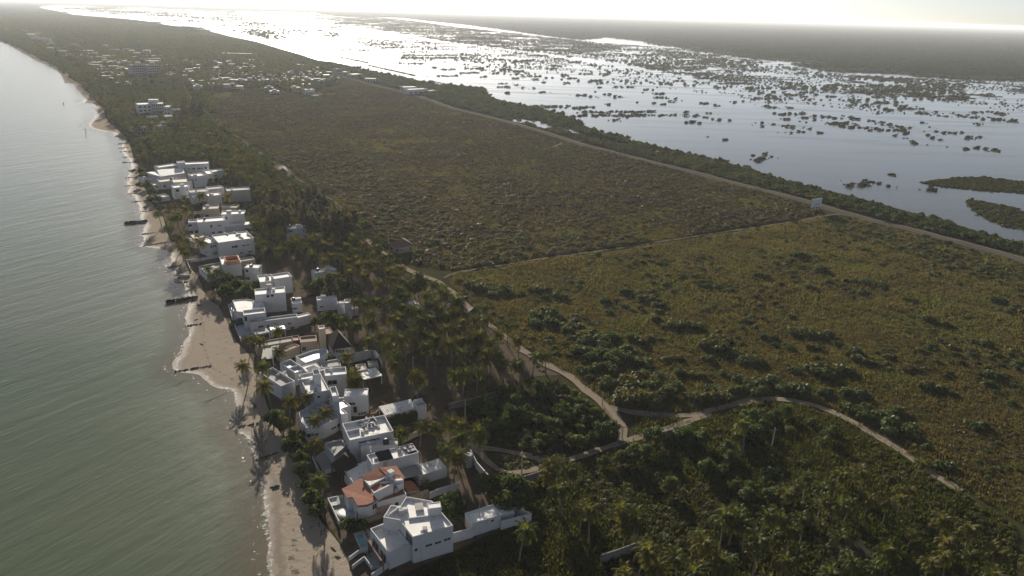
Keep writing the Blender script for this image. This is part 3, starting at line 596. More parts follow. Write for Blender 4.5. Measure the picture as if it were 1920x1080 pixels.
# --- house with the red tiled roofs
h = House('red_roofed_house', 'house with terracotta tiled roofs and a small roof patio, second from the viewer', 'house', (715, 915), land='the red tiled house')
h.vol([(670.5, 952), (690, 950), (709, 940), (682, 902), (645, 920), (652, 936), (661, 934)], 3.6, par=.1, poly=True)
h.win((702, 947), 1.0, 1.2)
h.tilt([(640.5, 916.7), (650.5, 934), (660.5, 931.5), (670.5, 948), (690, 945.5), (707.5, 936.5), (678, 897)], [3.7, 3.7, 4.0, 4.0, 4.6, 5.4, 5.4])
h.vol([(678, 903), (708, 942), (762, 926), (737, 882), (712, 884)], 3.5, par=.3, poly=True, roof='tile'); h.auto(4, 5)
h.vol([(688, 908), (702, 926), (737, 912), (733, 900)], 5.6, z0=3.3, par=.9, poly=True, roof='tile', foot=False)
h.vol([(680, 897), (693, 911), (724, 894), (712, 884)], 6.1, z0=3.3, par=.1, poly=True, foot=False)
h.vol([(722, 890), (738, 902), (757, 900), (741, 880)], 6.1, z0=3.3, par=.1, poly=True, foot=False)
h.tilt([(677, 893), (694, 904.5), (723, 889.5), (710, 876.5)], [6.5, 5.9, 6.4, 7.0]); h.tilt([(710.3, 876.8), (723, 889.6), (733, 889), (741, 897), (760.5, 896.5), (743, 873)], [7.1, 6.5, 6.4, 6.1, 6.0, 6.8])
h.tilt([(698, 910), (712, 905), (719, 914), (700, 923)], [5.4, 5.8, 5.5, 5.1])
h.vol([(701, 925), (737.5, 906.5), (736, 904)], 6.4, z0=3.3, par=.05, name='parapet', foot=False, depth=.4)
h.item('roof_unit', (733, 893), 5.8, 1.2, 1.2, 1.4, 'white'); h.item('roof_unit', (748, 916), 3.4, 1.6, 1.2, 1.5, 'white'); h.item('roof_unit', (742, 922), 3.4, .9, .8, .9, 'greyc')
h.tilt([(755, 903), (762, 921), (788, 918), (772, 901)], [3.2, 3.0, 2.6, 2.9])
h.vol([(757, 905), (763, 924), (786, 920), (772, 904)], 2.6, par=.1, poly=True, mat='stone')
h.low([(615, 934), (632, 970)], .9); h.low([(615, 934), (642, 928)], .9); h.low([(632, 970), (636, 977)], 1.2)
m = MB(); q = [G(616, 935), G(635, 976), G(668, 965), G(672, 950), G(646, 930)]; m.prism(ccw(q), -.1, .25); m.obj('terrace', M['greyc'], h.root); FOOT.append((np.array(q), sum(q)/5, 6))
m = MB(); c = G(652, 961, .5); m.prism([c+np.array([2.3*math.cos(a), 1.5*math.sin(a)]) for a in np.linspace(0, 6.28, 15)[:-1]], .1, .6); o = m.obj('pool_edge', M['white'], h.root); m = MB(); m.prism([c+np.array([2.0*math.cos(a), 1.2*math.sin(a)]) for a in np.linspace(0, 6.28, 15)[:-1]], .4, .64); m.obj('pool_water', M['bluet'], h.root)
h.low([(666, 966), (672, 950), (680, 946)], 2.2); h.low([(708, 953), (765, 932)], 2.2, mat='stone'); h.low([(680, 975), (718, 962)], 1.2, mat='stone')
for i in range(4):
    p = G(626+.8*i, 938+3.2*i, .3); m = MB(); e = unit(np.array([.9, .3])); m.box(p, e, .95, .32, .5, .58)
    for a in (-.8, .8):
        for b in (-.25, .25): m.box(p+e*a+np.array([-e[1], e[0]])*b, e, .04, .04, .24, .5)
    m.add([(*(p+e*.4+np.array([-e[1], e[0]])*-.32), .58), (*(p+e*.4+np.array([-e[1], e[0]])*.32), .58), (*(p+e*1.05+np.array([-e[1], e[0]])*.32), 1.0), (*(p+e*1.05+np.array([-e[1], e[0]])*-.32), 1.0)], [(0, 1, 2, 3)])
    tag(m.obj('sun_lounger', M['white']), 'white sun lounger in the row on the terrace of the red tiled house', 'sun lounger', 'sun loungers on the red tiled house terrace')
wall([(765, 931), (802, 917)], 2.3, 'stone wall running back from the red tiled house towards the garden trees', 'stone')
wall([(806, 923), (822, 916), (860, 905)], 1.7, 'white wall with round post tops below the gravel yard', 'white')

# --- house with the solar panels
h = House('white_house', 'white house with solar panels on its lower roof and a furnished roof terrace', 'house', (715, 840), land='the solar panel house')
h.vol([(698, 871), (785, 848), (772, 831)], 6.4, par=.55); h.win((722, 874), .9, 3.2, frame=False, mat='beige')
zp = Z(5.85)
for a in range(2):
    for b in range(4):
        p0 = G(711+13*a+1.9*b, 849-2.6*a+3.9*b, zp+.6); m = MB(); e = unit(h.ed[0][1]-h.ed[0][0]); e2 = np.array([-e[1], e[0]])
        cs = [(p0+e*x*.85+e2*y*.42) for x, y in ((-1, -1), (1, -1), (1, 1), (-1, 1))]; zs = [zp+.4, zp+.4, zp+.75, zp+.75]; m.prism(cs, [z-.05 for z in zs], zs)
        pn = m.obj('solar_panel', M['panel'], h.root); m = MB()
        for x in (-1, 1):
            q0 = p0+e*x*.7; m.box(q0+e2*.34, e, .03, .03, zp-.05, zp+.68); m.box(q0-e2*.34, e, .03, .03, zp-.05, zp+.42)
        m.box(p0+e2*.34, e, .73, .03, zp+.1, zp+.16); m.box(p0-e2*.34, e, .73, .03, zp+.1, zp+.16)
        for x in (-.7, .7): m.box(p0+e*x, e, .03, .36, zp+.1, zp+.16)
        m.obj('frame', M['metal'], pn)
for px in ((765, 842), (772, 847)): h.item('solar_panel', px, 5.9, 2.0, 1.0, .5, 'panel')
h.tank((749, 848), 5.9, .45, .9, 'greyc'); h.item('roof_unit', (695, 848), 5.9, .3, .3, 1.5, 'white'); h.item('roof_unit', (705, 862), 5.9, .8, .6, .5, 'greyc')
h.vol([(676, 838), (746, 834), (738, 822)], 5.3, par=.3)
h.tank((724, 832), 5.1, .7, 1.4); h.item('air_conditioner', (691, 833), 5.0, 1.0, .5, .8, 'white'); h.item('air_conditioner', (700, 832), 5.0, 1.0, .5, .8, 'greyc')
h.vol([(655.5, 825.5), (738, 808), (711, 780)], 7.7, par=1.1); h.win((692, 826), 5.0, .35, frame=False); 
h.low([(648, 809), (674, 803), (676, 820)], 7.6, 6.4); h.low([(699, 780), (706, 788)], 7.9, 6.4)
h.item('skylight', (680, 814), 6.6, .7, .7, .9, 'greyc')
for i, (x, y, a) in enumerate(((685, 806, .9), (689, 800, .9), (696, 801, .8), (698, 794, .2), (676, 796, .3), (687, 793, .1), (705, 799, .3), (693, 788, .2), (699, 789, .4))):
    zt = Z(6.6); p = G(x, y, zt); e = np.array([math.cos(-a), math.sin(-a)]); e2 = np.array([-e[1], e[0]]); m = MB()
    m.prism([p+e*u_+e2*v_ for u_, v_ in ((-.95, -.32), (-.6, -.42), (.8, -.42), (.98, 0), (.8, .42), (-.6, .42), (-.95, .32))], zt+.22, zt+.38); m.box(p-e*.85, e, .08, .34, zt+.38, zt+.75)
    for u_ in (-.7, .7):
        for v_ in (-.3, .3): m.box(p+e*u_+e2*v_, e, .04, .04, zt-.03, zt+.22)
    tag(m.obj('daybed', M['white' if i % 2 else 'greyc']), 'pale daybed on the roof terrace of the solar panel house', 'daybed', 'daybeds on the solar panel house terrace')
h.vol([(608, 831), (627, 854.5), (650, 834), (640, 823)], 3.2, par=.45, poly=True, roof='greyc')
h.vol([(644, 880), (661, 903), (712, 885), (690, 862)], 3.2, par=.25, poly=True)
wall([(586, 855), (600, 885), (630, 876)], 1.0, 'low white pool wall in front of the dark thatched shelter', 'white')
h.vol([(785, 893), (838, 876), (827, 858)], 2.6, par=.08); h.item('white_box', (788, 878), 2.6, .5, .5, .9, 'white')
h.slab([(755, 898), (792, 889), (781, 872)], 2.7, .12, 'greyc', 'canopy', posts=True)
m = MB(); m.prism(ccw([G(590, 858), G(605, 884), G(640, 878), G(617, 838)]), -.1, .12); m.obj('terrace', M['greyc'], h.root)
h = House('thatched_shelter', 'dark pitched thatched shelter beside the solar panel house', 'shelter', (648, 864), land='the dark thatched shelter')
q = [G(619, 868, 3), G(640, 892, 3), G(676, 873, 3), G(655, 838, 3)]; q = ccw(q); h.hip(q, 2.6, 5.2)
for p in q: m = MB(); m.box(p+(sum(q)/4-p)*.1, (1, 0), .12, .12, -.1, 2.8); m.obj('post', M['wood'], h.root)

# --- tall white house with the stair tower and curved terrace
h = House('white_house', 'white house with a square open-topped tower and a curved terrace, palms before it', 'house', (640, 755), land='the curved terrace house')
h.vol([(645, 743), (689.5, 741), (678, 728)], 7.2, par=.3); h.win((666, 768), .9, 1.8, 'door'); h.win((660, 757), 1.6, .7); 
for p in ((674, 776), (679, 775), (684, 773.5)): h.win(p, .5, .5, frame=False)
h.vol([(623, 743), (635.5, 741), (628, 724.5)], 9.0, par=.9, name='stair_tower')
h.vol([(617, 747), (636, 744), (657, 760), (641, 766), (652, 775), (639.5, 777)], 6.2, par=.3, poly=True, roof='bluet'); h.auto(2, 2)
h.item('skylight', (641, 748), 5.9, 2.2, .35, .4, 'white')
h.vol([(560, 772), (577, 763), (598, 752), (618, 760), (641, 779), (606, 797), (575, 802), (564, 790)], 3.9, par=.5, poly=True, roof='bluet'); h.auto(3, 3)
h.low([(613, 760), (617, 768), (613, 770)], 4.6, 3.3)
# --- big sunlit roof house
h = House('white_house', 'large white house with a broad sunlit roof and a tall chimney block', 'house', (600, 715), land='the broad roofed house')
h.vol([(577, 739), (617.5, 731), (588, 697)], 6.8, par=.4); h.win((598, 744), .8, .6, frame=False)
h.vol([(609, 705), (650, 701), (641, 688)], 7.3, par=.5); h.win((623, 717), 2.4, 1.3)
h.vol([(588, 703), (601, 701), (599, 691)], 9.8, z0=6, par=.7, name='stair_tower', foot=False)
h.item('roof_unit', (575, 714), 6.4, 4.5, .3, .7, 'white'); h.item('roof_unit', (584, 718), 6.4, .7, .7, 1.1, 'white'); h.item('roof_unit', (564, 711), 6.4, .3, .3, 1.2, 'greyc'); h.item('roof_unit', (592, 734), 6.4, .7, .5, .9, 'greyc'); h.item('roof_unit', (621, 696), 6.9, .6, .6, 1.0, 'white'); h.item('roof_unit', (602, 697), 6.4, 2.5, .5, .5, 'white')
h.vol([(617, 719), (640, 716), (628, 706)], 3.4, par=.3)
# --- low house of walled roof terraces
h = House('white_house', 'low white house of small walled roof terraces beside the beach palms', 'house', (530, 700), land='the walled terraces house')
h.vol([(527, 724), (553, 714), (530, 682)], 4.4, par=.8, roof='greyc'); h.auto(3, 8)
h.low([(518, 702), (536, 695), (531, 700)], 4.3, 3.5); h.low([(536, 700), (543, 712)], 4.2, 3.5)
h.vol([(553, 699), (573, 692), (548, 672)], 4.1, par=.7, roof='bluet'); h.low([(541, 690), (562, 683)], 4.0, 3.3)
m = MB(); q = ccw([G(519, 730), G(553, 745), G(553, 722), G(530, 728)]); m.prism(q, -.1, 1.2); m.obj('terrace', M['roofw'], h.root); FOOT.append((np.array(q), sum(q)/4, 6))
# --- house with the blue pool terrace
h = House('white_house', 'white house with a pale blue pool terrace and a small gabled front', 'house', (585, 675), land='the blue terrace house')
h.vol([(554, 668), (572, 680), (601, 671), (616, 660), (611, 653), (588, 656)], 4.4, par=.5, poly=True, roof='bluet'); h.auto(2, 11)
h.vol([(574, 697), (602, 690), (592, 680)], 4.6, par=.1); h.tilt([(573, 690), (589, 684), (602, 692), (585, 699)], [4.6, 5.8, 4.7, 4.5], mat='roofw')
h.vol([(604, 690), (640, 684), (632, 673)], 3.6, par=.35, roof='greyc'); h.low([(599, 672), (606, 683)], 3.6)
wall([(613, 666), (640, 662)], 2.6, 'plain white wall between the blue terrace house and the arched wall', 'white')
o = wall([(655, 664), (690, 656), (703, 657)], 3.0, 'white wall with arched openings beside the brown gabled roofs', 'white')
wall([(703, 657), (712, 668), (716, 680)], 1.6, 'low white wall curving down to the grey courtyard', 'white')
h = House('carport', 'white carport on posts with a striped sunlit roof by the sandy lane', 'carport', (697, 703), land='the white carport')
h.slab([(680, 712), (717, 703.5), (704, 689)], 2.9, .22); 
h = House('terrace_house', 'low house with a peach coloured roof between two palms', 'house', (678, 690))
h.vol([(672, 695), (690, 692), (685, 681)], 3.2, par=.2, roof='cream'); h.auto(1, 3); h.vol([(692, 688), (710, 686), (704, 676)], 2.6, par=.2, roof='greyc', mat='greyc')
# --- beige group
h = House('beige_house', 'long beige house with a flat grey canopy and cream side wall near the beach', 'house', (515, 645), land='the long beige house')
h.vol([(481, 651), (556, 638), (553, 629)], 3.2, par=.3, mat='beige', roof='greyc'); h.auto(2, 21)
h.slab([(490, 673), (493, 654), (508, 652), (510, 644), (523, 644), (523, 651), (512, 672)], 3.0, .2, 'greyc', 'canopy', poly=True)
h.vol([(526, 663), (562, 648), (560, 641)], 3.0, par=.2, mat='beige', roof='brown'); h.auto(1, 22)
h = House('brown_house', 'brown and tan house with a red roof terrace', 'house', (577, 640), land='the brown house')
h.vol([(563, 642), (594, 639), (592, 628)], 3.9, par=.4, mat='beige', roof='brown'); h.auto(2, 23); h.vol([(550, 639), (563, 637), (561, 628)], 3.4, par=.3, mat='brown', roof='tile')
h.vol([(598, 617), (610, 615.5), (609, 609)], 8.0, par=.3, mat='cream', name='tower'); h.vol([(610, 627), (626, 624), (622, 612)], 5.0, par=.2, mat='brown', roof='brown')
h = House('thatched_hall', 'large hall with a steep dark thatched roof between the palms', 'house', (640, 640), land='the big thatched hall')
q = ccw(h.quad([(622, 655), (660, 649), (652, 625)], 4.0)); c = sum(q)/4; m = MB(); m.prism([p+(c-p)*.12 for p in q], -.1, 4.1); m.obj('wall', M['white'], h.root); h.hip(q, 3.8, 7.6); h.ed = ([p+(c-p)*.12 for p in q], 0, 4); 
for x in (627, 632, 638, 643): h.win((x, 658), .8, .8)
# --- upper white house with long garden wall
h = House('white_house', 'white house with a long garden wing, terrace pergola and hedged lawn by the beach', 'house', (490, 580), land='the garden wing house')
h.vol([(477.6, 553), (535, 548), (527, 537.6)], 7.0, par=.35); h.win((502.6, 555.5), .9, .9); h.win((510.5, 554), .9, .9)
h.item('roof_unit', (505, 542), 6.7, 1.6, 1.2, 1.8, 'greyc'); h.item('roof_unit', (513, 545), 6.7, 1, 1, .8, 'white')
h.vol([(444, 584), (467, 585), (498, 577), (494, 566), (459, 560), (436, 563)], 4.4, par=.25, poly=True); h.auto(2, 31); h.item('roof_unit', (476, 573), 4.2, .6, .6, 1.4, 'white')
h.vol([(456.6, 591), (498, 586), (496, 577)], 5.2, par=.5); h.win((461, 598), .7, 1.6)
h.vol([(469, 605), (558, 594), (556, 588)], 3.6, par=.35, roof='greyc'); h.auto(4, 33); h.item('roof_unit', (487, 601), 3.3, 1.4, .8, .5, 'white')
h.vol([(558, 596), (583, 590), (581, 585)], 3.2, par=.2)
h.low([(428, 570), (437, 600), (452, 636)], 1.0); h.low([(437, 605), (456, 602)], .8); 
m = MB(); m.prism(ccw([G(429, 571), G(452, 636), G(560, 615), G(560, 606), G(466, 612), G(455, 590), G(436, 566)]), -.1, .15); m.obj('terrace', M['bluet'], h.root)
m = MB(); q = [G(430, 608), G(433, 614), G(456, 609), G(455, 602)]; m.prism(ccw(q), .1, 1.1); tag(m.obj('hedge', M['hedge']), 'clipped green hedge in the front garden of the garden wing house', 'hedge')
h.slab([(480, 628), (506, 622), (500, 612)], 2.6, .1, 'greyc', 'pergola', pm='white'); h.slab([(508, 620), (535, 616), (528, 606)], 2.6, .1, 'bluet', 'pergola', pm='white')
def blk(name, label, vols, cat='house', land=None, mat='white', roof='roofw', n=2, seed=0):    # a house of one or more flat-roofed blocks: corners, roof height
    h = House(name, label, cat, vols[0][0][0], land=land)
    for i, v in enumerate(vols):
        pts, z = v[0], v[1]; kw = v[2] if len(v) > 2 else {}
        kw = {'mat': mat, 'roof': roof, 'par': .4, **kw}; h.vol(pts, z, **kw); h.auto(n, seed+i*7)
        if i == 0 and not kw.get('plain'):
            q = np.array(h.ed[0]); c = q.mean(0); R = np.random.default_rng(seed+99); e = unit(q[1]-q[0])
            for _ in range(R.integers(1, 4)):
                p = c+(q[R.integers(0, len(q))]-c)*R.uniform(.2, .6)
                m = MB()
                if R.random() < .4: m.tube([(p[0], p[1], z-.45), (p[0], p[1], z+.5), (p[0], p[1], z+.65)], [.5, .5, .25], 9); m.obj('water_tank', M['black' if R.random() < .5 else 'greyc'], h.root)
                else: m.box(p, e, R.uniform(.4, 1.1), R.uniform(.3, .8), z-.45, z+R.uniform(.2, .9)); m.obj('roof_unit', M['white'], h.root)
    return h
blk('outbuilding', 'small white outbuilding with a bright roof in the trees behind the garden wing house', [([(548, 569), (566, 567), (562, 557)], 3.6)], 'building', n=1, seed=1)
blk('outbuilding', 'white outbuilding with a wide bright roof half hidden by the feathery tree', [([(594, 563), (632, 560), (624, 554)], 4.2)], 'building', n=2, seed=2)
blk('outbuilding', 'small white building with a square tower beside the dirt clearing palms', [([(632, 572), (648, 571), (645, 564)], 3.6), ([(647, 568), (659, 567), (657, 560)], 6.2), ([(650, 581), (672, 577), (668, 573)], 2.8)], 'building', land='the small tower building', n=1, seed=3)
blk('white_house', 'two-level white house with a white blank upper block above a dense green garden', [([(487, 529), (513, 526), (521, 512)], 5.2), ([(514, 523), (547.5, 518), (546, 509)], 6.4)], land='the two-level white house', n=1, seed=4)
blk('white_house', 'white house with a long roof standing among palms away from the beach', [([(590, 512), (631, 505), (626, 499)], 4.6), ([(613, 529), (631, 527), (626, 521)], 2.8)], land='the long roofed inland house', n=2, seed=5)
h = blk('white_house', 'white house with an orange walled roof terrace', [([(416, 496), (452, 492), (447, 478)], 5.4, {'par': .5}), ([(372, 499), (388, 514), (420, 503), (414, 491)], 3.2, {'poly': True, 'roof': 'greyc'}), ([(452, 490), (478, 486), (474, 480)], 3.6, {'mat': 'beige', 'roof': 'greyc'})], land='the orange terrace house', n=2, seed=6)
h.vol([(424, 490), (449, 487), (446, 478)], 6.6, z0=5, par=1.2, mat='orange', roof='tile', foot=False)
blk('white_house', 'narrow white block with a plain bright roof beside the orange terrace house', [([(457.5, 501.5), (484, 502.5), (478, 496)], 6.0, {'par': .1})], n=1, seed=7)
h = blk('white_house', 'big white house with a long windowed side and a bright roof with dark bars', [([(409, 455), (476, 446), (465, 432)], 7.4), ([(392, 456), (410, 452), (402, 440)], 6.4)], land='the long windowed house', n=5, seed=8)
for p in ((412, 461), (430, 459.5), (440, 468), (455, 464)): h.item('roof_bar', (p[0]+12, p[1]-22), 7.0, .3, 3.5, .5, 'greyc')
h = House('beach_cabin', 'beige cabin with a sloping tiled canopy in front of the long windowed house', 'cabin', (370, 447))
h.vol([(363, 453), (383, 448), (379, 438)], 3.2, par=.1, mat='beige', roof='greyc'); h.tilt([(357, 441), (363, 448), (383, 443), (380, 435)], [3.4, 3.6, 3.9, 4.2], mat='cream')
wall([(350, 487), (376, 484), (430, 472)], 1.4, 'long pale garden wall below the long windowed house', 'white'); wall([(347, 479), (352, 493), (358, 506)], .9, 'rough stone sea wall stepping down to the eroded beach', 'stone')
blk('white_house', 'boxy white house with a dark glazed corner balcony facing the sea', [([(370, 417), (421, 413), (411, 406)], 7.0), ([(352.5, 417), (370, 416), (366, 411)], 6.2, {'roof': 'greyc'}), ([(414, 427), (471, 420), (467, 415)], 2.6, {'par': .1})], land='the corner balcony house', n=3, seed=9)
blk('white_house', 'tall pale house behind the corner balcony house, with a tan roof edge', [([(414, 402), (457.5, 400.6), (452.5, 394)], 6.6)], n=1, seed=10)
blk('brown_house', 'tan house with a framed flat roof above the beach palms', [([(380, 392.5), (410, 390.6), (405, 384)], 5.0), ([(415, 389), (444, 389), (442, 384)], 4.2), ([(352, 402), (408, 397), (406, 393)], 2.6)], mat='beige', roof='greyc', n=3, seed=11, land='the tan framed house')
blk('white_house', 'white house with two stepped blocks and a palm before its side wall', [([(390, 367.5), (415, 365), (422, 358)], 6.4), ([(361, 370), (382, 368), (378, 361)], 4.6)], n=2, seed=12, land='the stepped block house')
blk('grey_house', 'grey rendered house with a plain wide side, at the inland end of its row', [([(425, 358), (469, 355), (457.5, 350)], 6.4)], mat='greyc', roof='greyc', n=1, seed=13)
blk('white_house', 'long grey-white house with a cluttered roof line', [([(356, 361), (391, 358), (390, 352)], 5.8), ([(391, 355), (420, 352), (418, 347)], 5.2)], roof='greyc', n=2, seed=14)
blk('white_house', 'white house with a blank blue-shaded wall near the beach shrubs', [([(325, 352), (356, 349), (354, 344)], 6.4), ([(290, 372), (318, 368), (316, 362)], 2.4, {'roof': 'greyc'})], n=2, seed=15, land='the blank walled house')
blk('white_house', 'pale low house with a sunlit strip of roof, in front of the slanted roof house', [([(300, 341), (337, 337), (335, 332)], 4.4), ([(324, 342), (360, 340), (358, 333)], 4.8), ([(288, 347), (312, 344), (310, 340)], 2.8)], roof='cream', n=2, seed=16)
blk('white_house', 'tall white house with a projecting roof terrace above young palms', [([(362.5, 331), (387, 328), (386, 322)], 6.6), ([(388, 326), (400, 325), (398, 318)], 5.2), ([(399, 322), (423, 319), (421, 315)], 4.2)], n=1, seed=17, land='the roof terrace house')
h = House('white_house', 'white house with a slanted roof, farthest of the white row', 'house', (330, 325), land='the slanted roof house')
h.vol([(298, 330), (323, 326), (320, 316)], 4.6, par=.1); h.tilt([(294, 318), (300, 331), (346, 324), (343, 315)], [5.6, 4.4, 5.0, 5.8], mat='roofw'); h.vol([(323, 327), (348, 323), (345, 316)], 4.4, par=.1)
h.vol([(347, 308), (391, 306), (389, 302)], 7.6, par=.4); h.auto(5, 40); h.vol([(298, 314), (334, 309), (333, 305)], 6.4, par=.4); h.vol([(333, 305), (347, 304), (346, 301)], 8.6, par=.4)
blk('beach_hut', 'small grey-roofed beach building behind the dark sea-grape shrubs', [([(270, 336), (290, 333), (288, 328)], 2.8, {'roof': 'greyc'})], 'building', n=1, seed=18)
h = House('white_house', 'white house among tall palms, with a dark open ground floor', 'house', (773, 575), land='the house among tall palms')
h.vol([(757, 578), (768, 588), (794, 578), (782, 567)], 5.4, par=.5, poly=True, roof='greyc'); h.auto(3, 41); h.vol([(766, 571), (780, 570), (777, 564)], 7.2, par=.5)
h = blk('white_house', 'white house with a bright flat roof behind the feathery trees', [([(537, 429), (576, 426), (571, 421)], 6.0), ([(578, 443), (607, 441), (603, 436)], 4.6)], land='the house behind the feathery trees', n=2, seed=19)
# roofs in the palm grove
for (q_, lab, mt, z0, z1, nm) in (([(869, 592), (897, 600), (903, 586), (880, 578)], 'brown thatched shelter beside the dirt road at the palm grove', 'thatch', 2.6, 4.8, 'thatched_shelter'), ([(727, 460), (748, 466), (777, 459), (756, 446)], 'wide brown hip-roofed hut alone beside the dirt road', 'brown', 3.0, 5.6, 'hip_roofed_hut'), ([(735, 655), (778, 648), (770, 636), (736, 640)], 'long brown-red roofed house under the grove palms', 'brown', 2.6, 4.2, 'brown_roofed_house'), ([(520, 323), (540, 322), (536, 312), (522, 313)], 'small hut by the sandy clearing on the coast road', 'thatch', 2.4, 4.0, 'thatched_shelter')):
    h = House(nm, lab, 'house' if 'house' in nm else 'hut', (q_[0][0]+12, q_[0][1]-4), land=lab.split(' beside')[0].split(' under')[0].split(' alone')[0].split(' by')[0] if False else None)
    q = ccw(GP(q_, z0)); c = sum(q)/4; m = MB(); m.prism([p+(c-p)*.14 for p in q], -.1, z0+.15); m.obj('wall', M['beige' if mt == 'brown' else 'oldc'], h.root); h.hip(q, z0, z1, mt); h.ed = ([p+(c-p)*.14 for p in q], 0, z0); h.auto(2, len(lab))
# carport with the corrugated roof, hedge and water box
h = House('carport', 'long carport with a corrugated metal roof above a green hedge', 'carport', (745, 770), land='the corrugated carport')
q = ccw(h.quad([(721.5, 779), (783, 764), (770, 748)], 3.0)); m = MB(); e = unit(q[1]-q[0]); L = np.hypot(*(q[1]-q[0])); D = np.hypot(*(q[3]-q[0])); e2 = np.array([-e[1], e[0]]); n = int(L/.45)
for i in range(n):
    a = q[0]+e*L*i/n; b = q[0]+e*L*(i+.5)/n; c = q[0]+e*L*(i+1)/n
    m.add([(*a, 2.9), (*b, 3.12), (*c, 2.9), (*(a+e2*D), 2.9), (*(b+e2*D), 3.12), (*(c+e2*D), 2.9)], [(0, 1, 4, 3), (1, 2, 5, 4)])
m.obj('roof', M['roofw'], h.root); FOOT.append((np.array(q), sum(q)/4, 9))
for i in range(5):
    for d in (.1, D-.1): m = MB(); m.box(q[0]+e*L*(i+.1)/4.2+e2*d, e, .08, .08, -.1, 2.9); m.obj('post', M['white'], h.root)
m = MB(); m.prism([q[0]-e2*.2, q[1]-e2*.2, q[1]-e2*.05, q[0]-e2*.05], 2.75, 3.2); m.obj('beam', M['white'], h.root)
m = MB(); m.prism([q[0]-e2*1.3+e*.3, q[1]-e2*1.3, q[1]-e2*.35, q[0]-e2*.35+e*.3], -.1, 2.3); tag(m.obj('hedge', M['hedge']), 'tall clipped hedge along the corrugated carport', 'hedge')
h = blk('outbuilding', 'small white block building at the end of the corrugated carport', [([(784, 763), (800, 759), (795, 746)], 4.2, {'par': .6})], 'building', n=1, seed=20)
wall([(842, 756), (880, 748), (953, 727)], 1.9, 'plain plot wall between the sandy grove and the dark thicket', 'oldc', land='the plot wall')
wall([(755, 820), (800, 800), (825, 795)], 1.6, 'cream yard wall behind the three yard palms', 'cream'); wall([(684, 778), (704, 774), (716, 760)], 1.4, 'low brick red wall beside the corrugated carport', 'brown')
wall([(968, 897), (1005, 886), (1040, 873)], 2.4, 'concrete retaining wall under the dirt link road, nearer the houses', 'oldc'); wall([(1240, 810), (1265, 803), (1295, 793)], 2.6, 'long concrete retaining wall where the dirt tracks meet', 'oldc')
wall([(1128, 1040), (1165, 1028), (1207, 1012)], 2.2, 'weathered concrete plot wall standing in the lower palms', 'oldc', land='the weathered plot wall'); wall([(882, 842), (893, 865), (915, 890)], 2.0, 'white curved wall at the end of the gravel yard', 'white')
wall([(1205, 1012), (1218, 1030)], 2.0, 'short concrete return of the weathered plot wall', 'oldc')
m = MB(); p = G(878, 872); m.tube([(p[0], p[1], -.1), (p[0], p[1], 2.6), (p[0], p[1], 3.0)], [1.3, 1.3, .9], 14); tag(m.obj('water_tank', M['greyc']), 'round grey water tank at the edge of the gravel yard', 'water tank')
# --- hotel and twin towers up the coast, farm sheds by the highway
def far_block(h, pts, z, depth, floors=0, mat='white', roof='roofw', cols=5, z0=0):
    h.vol(pts, z, par=.5, depth=depth, mat=mat, roof=roof, z0=z0); q, zb, z1 = h.ed; a, b = q[0], q[1]; e = unit(b-a); L = np.hypot(*(b-a)); nr = np.array([e[1], -e[0]])
    for fl in range(floors):
        for c in range(cols): h.put(a+e*L*(c+.5)/cols, e, nr, 1.7+fl*(z-.8)/floors, L/cols*.55, 1.5, frame=False)
h = House('beach_hotel', 'five-storey white beach hotel with a dark glazed middle', 'hotel', (285, 215), land='the beach hotel')
far_block(h, [(258, 196), (283, 195)], 13.5, 14, 4, cols=3); far_block(h, [(283, 194.5), (306, 194)], 14.0, 12, 5, mat='greyc', cols=6); far_block(h, [(307, 200), (317, 200)], 11, 12, 3, cols=2); h.item('roof_house', (288, 191), 14, 8, 5, 2.2, 'white')
far_block(h, [(276, 219.5), (324, 217.5)], 6.5, 9, 2, cols=8); far_block(h, [(280, 231), (318, 229)], 4.5, 8, 1, cols=6)
h = House('beach_house', 'low white villa with two bright roofs below the beach hotel', 'house', (265, 240)); far_block(h, [(252, 240), (268, 238.5)], 3.6, 9, 1, cols=3); far_block(h, [(272, 238.5), (310, 235)], 4.4, 8, 1, cols=5)
h = House('white_house', 'white house with a bright flat roof to the right of the beach hotel', 'house', (325, 208)); far_block(h, [(318, 206), (340, 205)], 4.0, 9, 1, cols=3); far_block(h, [(330, 217), (345, 216.5)], 3.2, 7, 0)
for px, lab in ((258, 'grey six-storey apartment tower, the left of the twin towers'), (286, 'grey six-storey apartment tower, the right of the twin towers')):
    h = House('apartment_tower', lab, 'apartment tower', (px, 140), land='the twin apartment towers'); far_block(h, [(px-10.5, 122), (px+10.5, 121.3)], 19, 14, 6, mat='greyc', roof='greyc', cols=5); h.item('roof_house', (px, 120), 19, 6, 5, 2.5, 'greyc')
for pts, z, d, lab in (([(573, 168), (590, 167.5)], 6, 12, 'white building alone at the top edge of the scrub field'), ([(756, 163.5), (783, 163)], 5, 14, 'blue-grey roadside shed beside the highway'), ([(766, 168), (802, 166.5)], 6, 12, 'white roadside warehouse beside the highway'), ([(805, 170), (820, 169)], 4, 9, 'small pale shed behind the roadside warehouse'), ([(632, 129), (641, 128.5)], 13, 10, 'tall pink-grey block beside the far highway'), ([(642, 135), (657, 134.3)], 4, 14, 'long low shed by the far highway'), ([(661, 139.5), (681, 138.5)], 4.5, 16, 'wide pale shed by the far highway'), ([(683, 147), (704, 147.5)], 5, 14, 'grey shed with a pale roof by the highway bend'), ([(587, 179), (601, 178.5)], 2.4, 8, 'low pale shed at the edge of the scrub field')):
    h = House('roadside_building', lab, 'building', (pts[0][0], pts[0][1]+4)); far_block(h, pts, z, d, 1 if z < 9 else 3, cols=4, mat='white' if 'white' in lab else 'greyc')
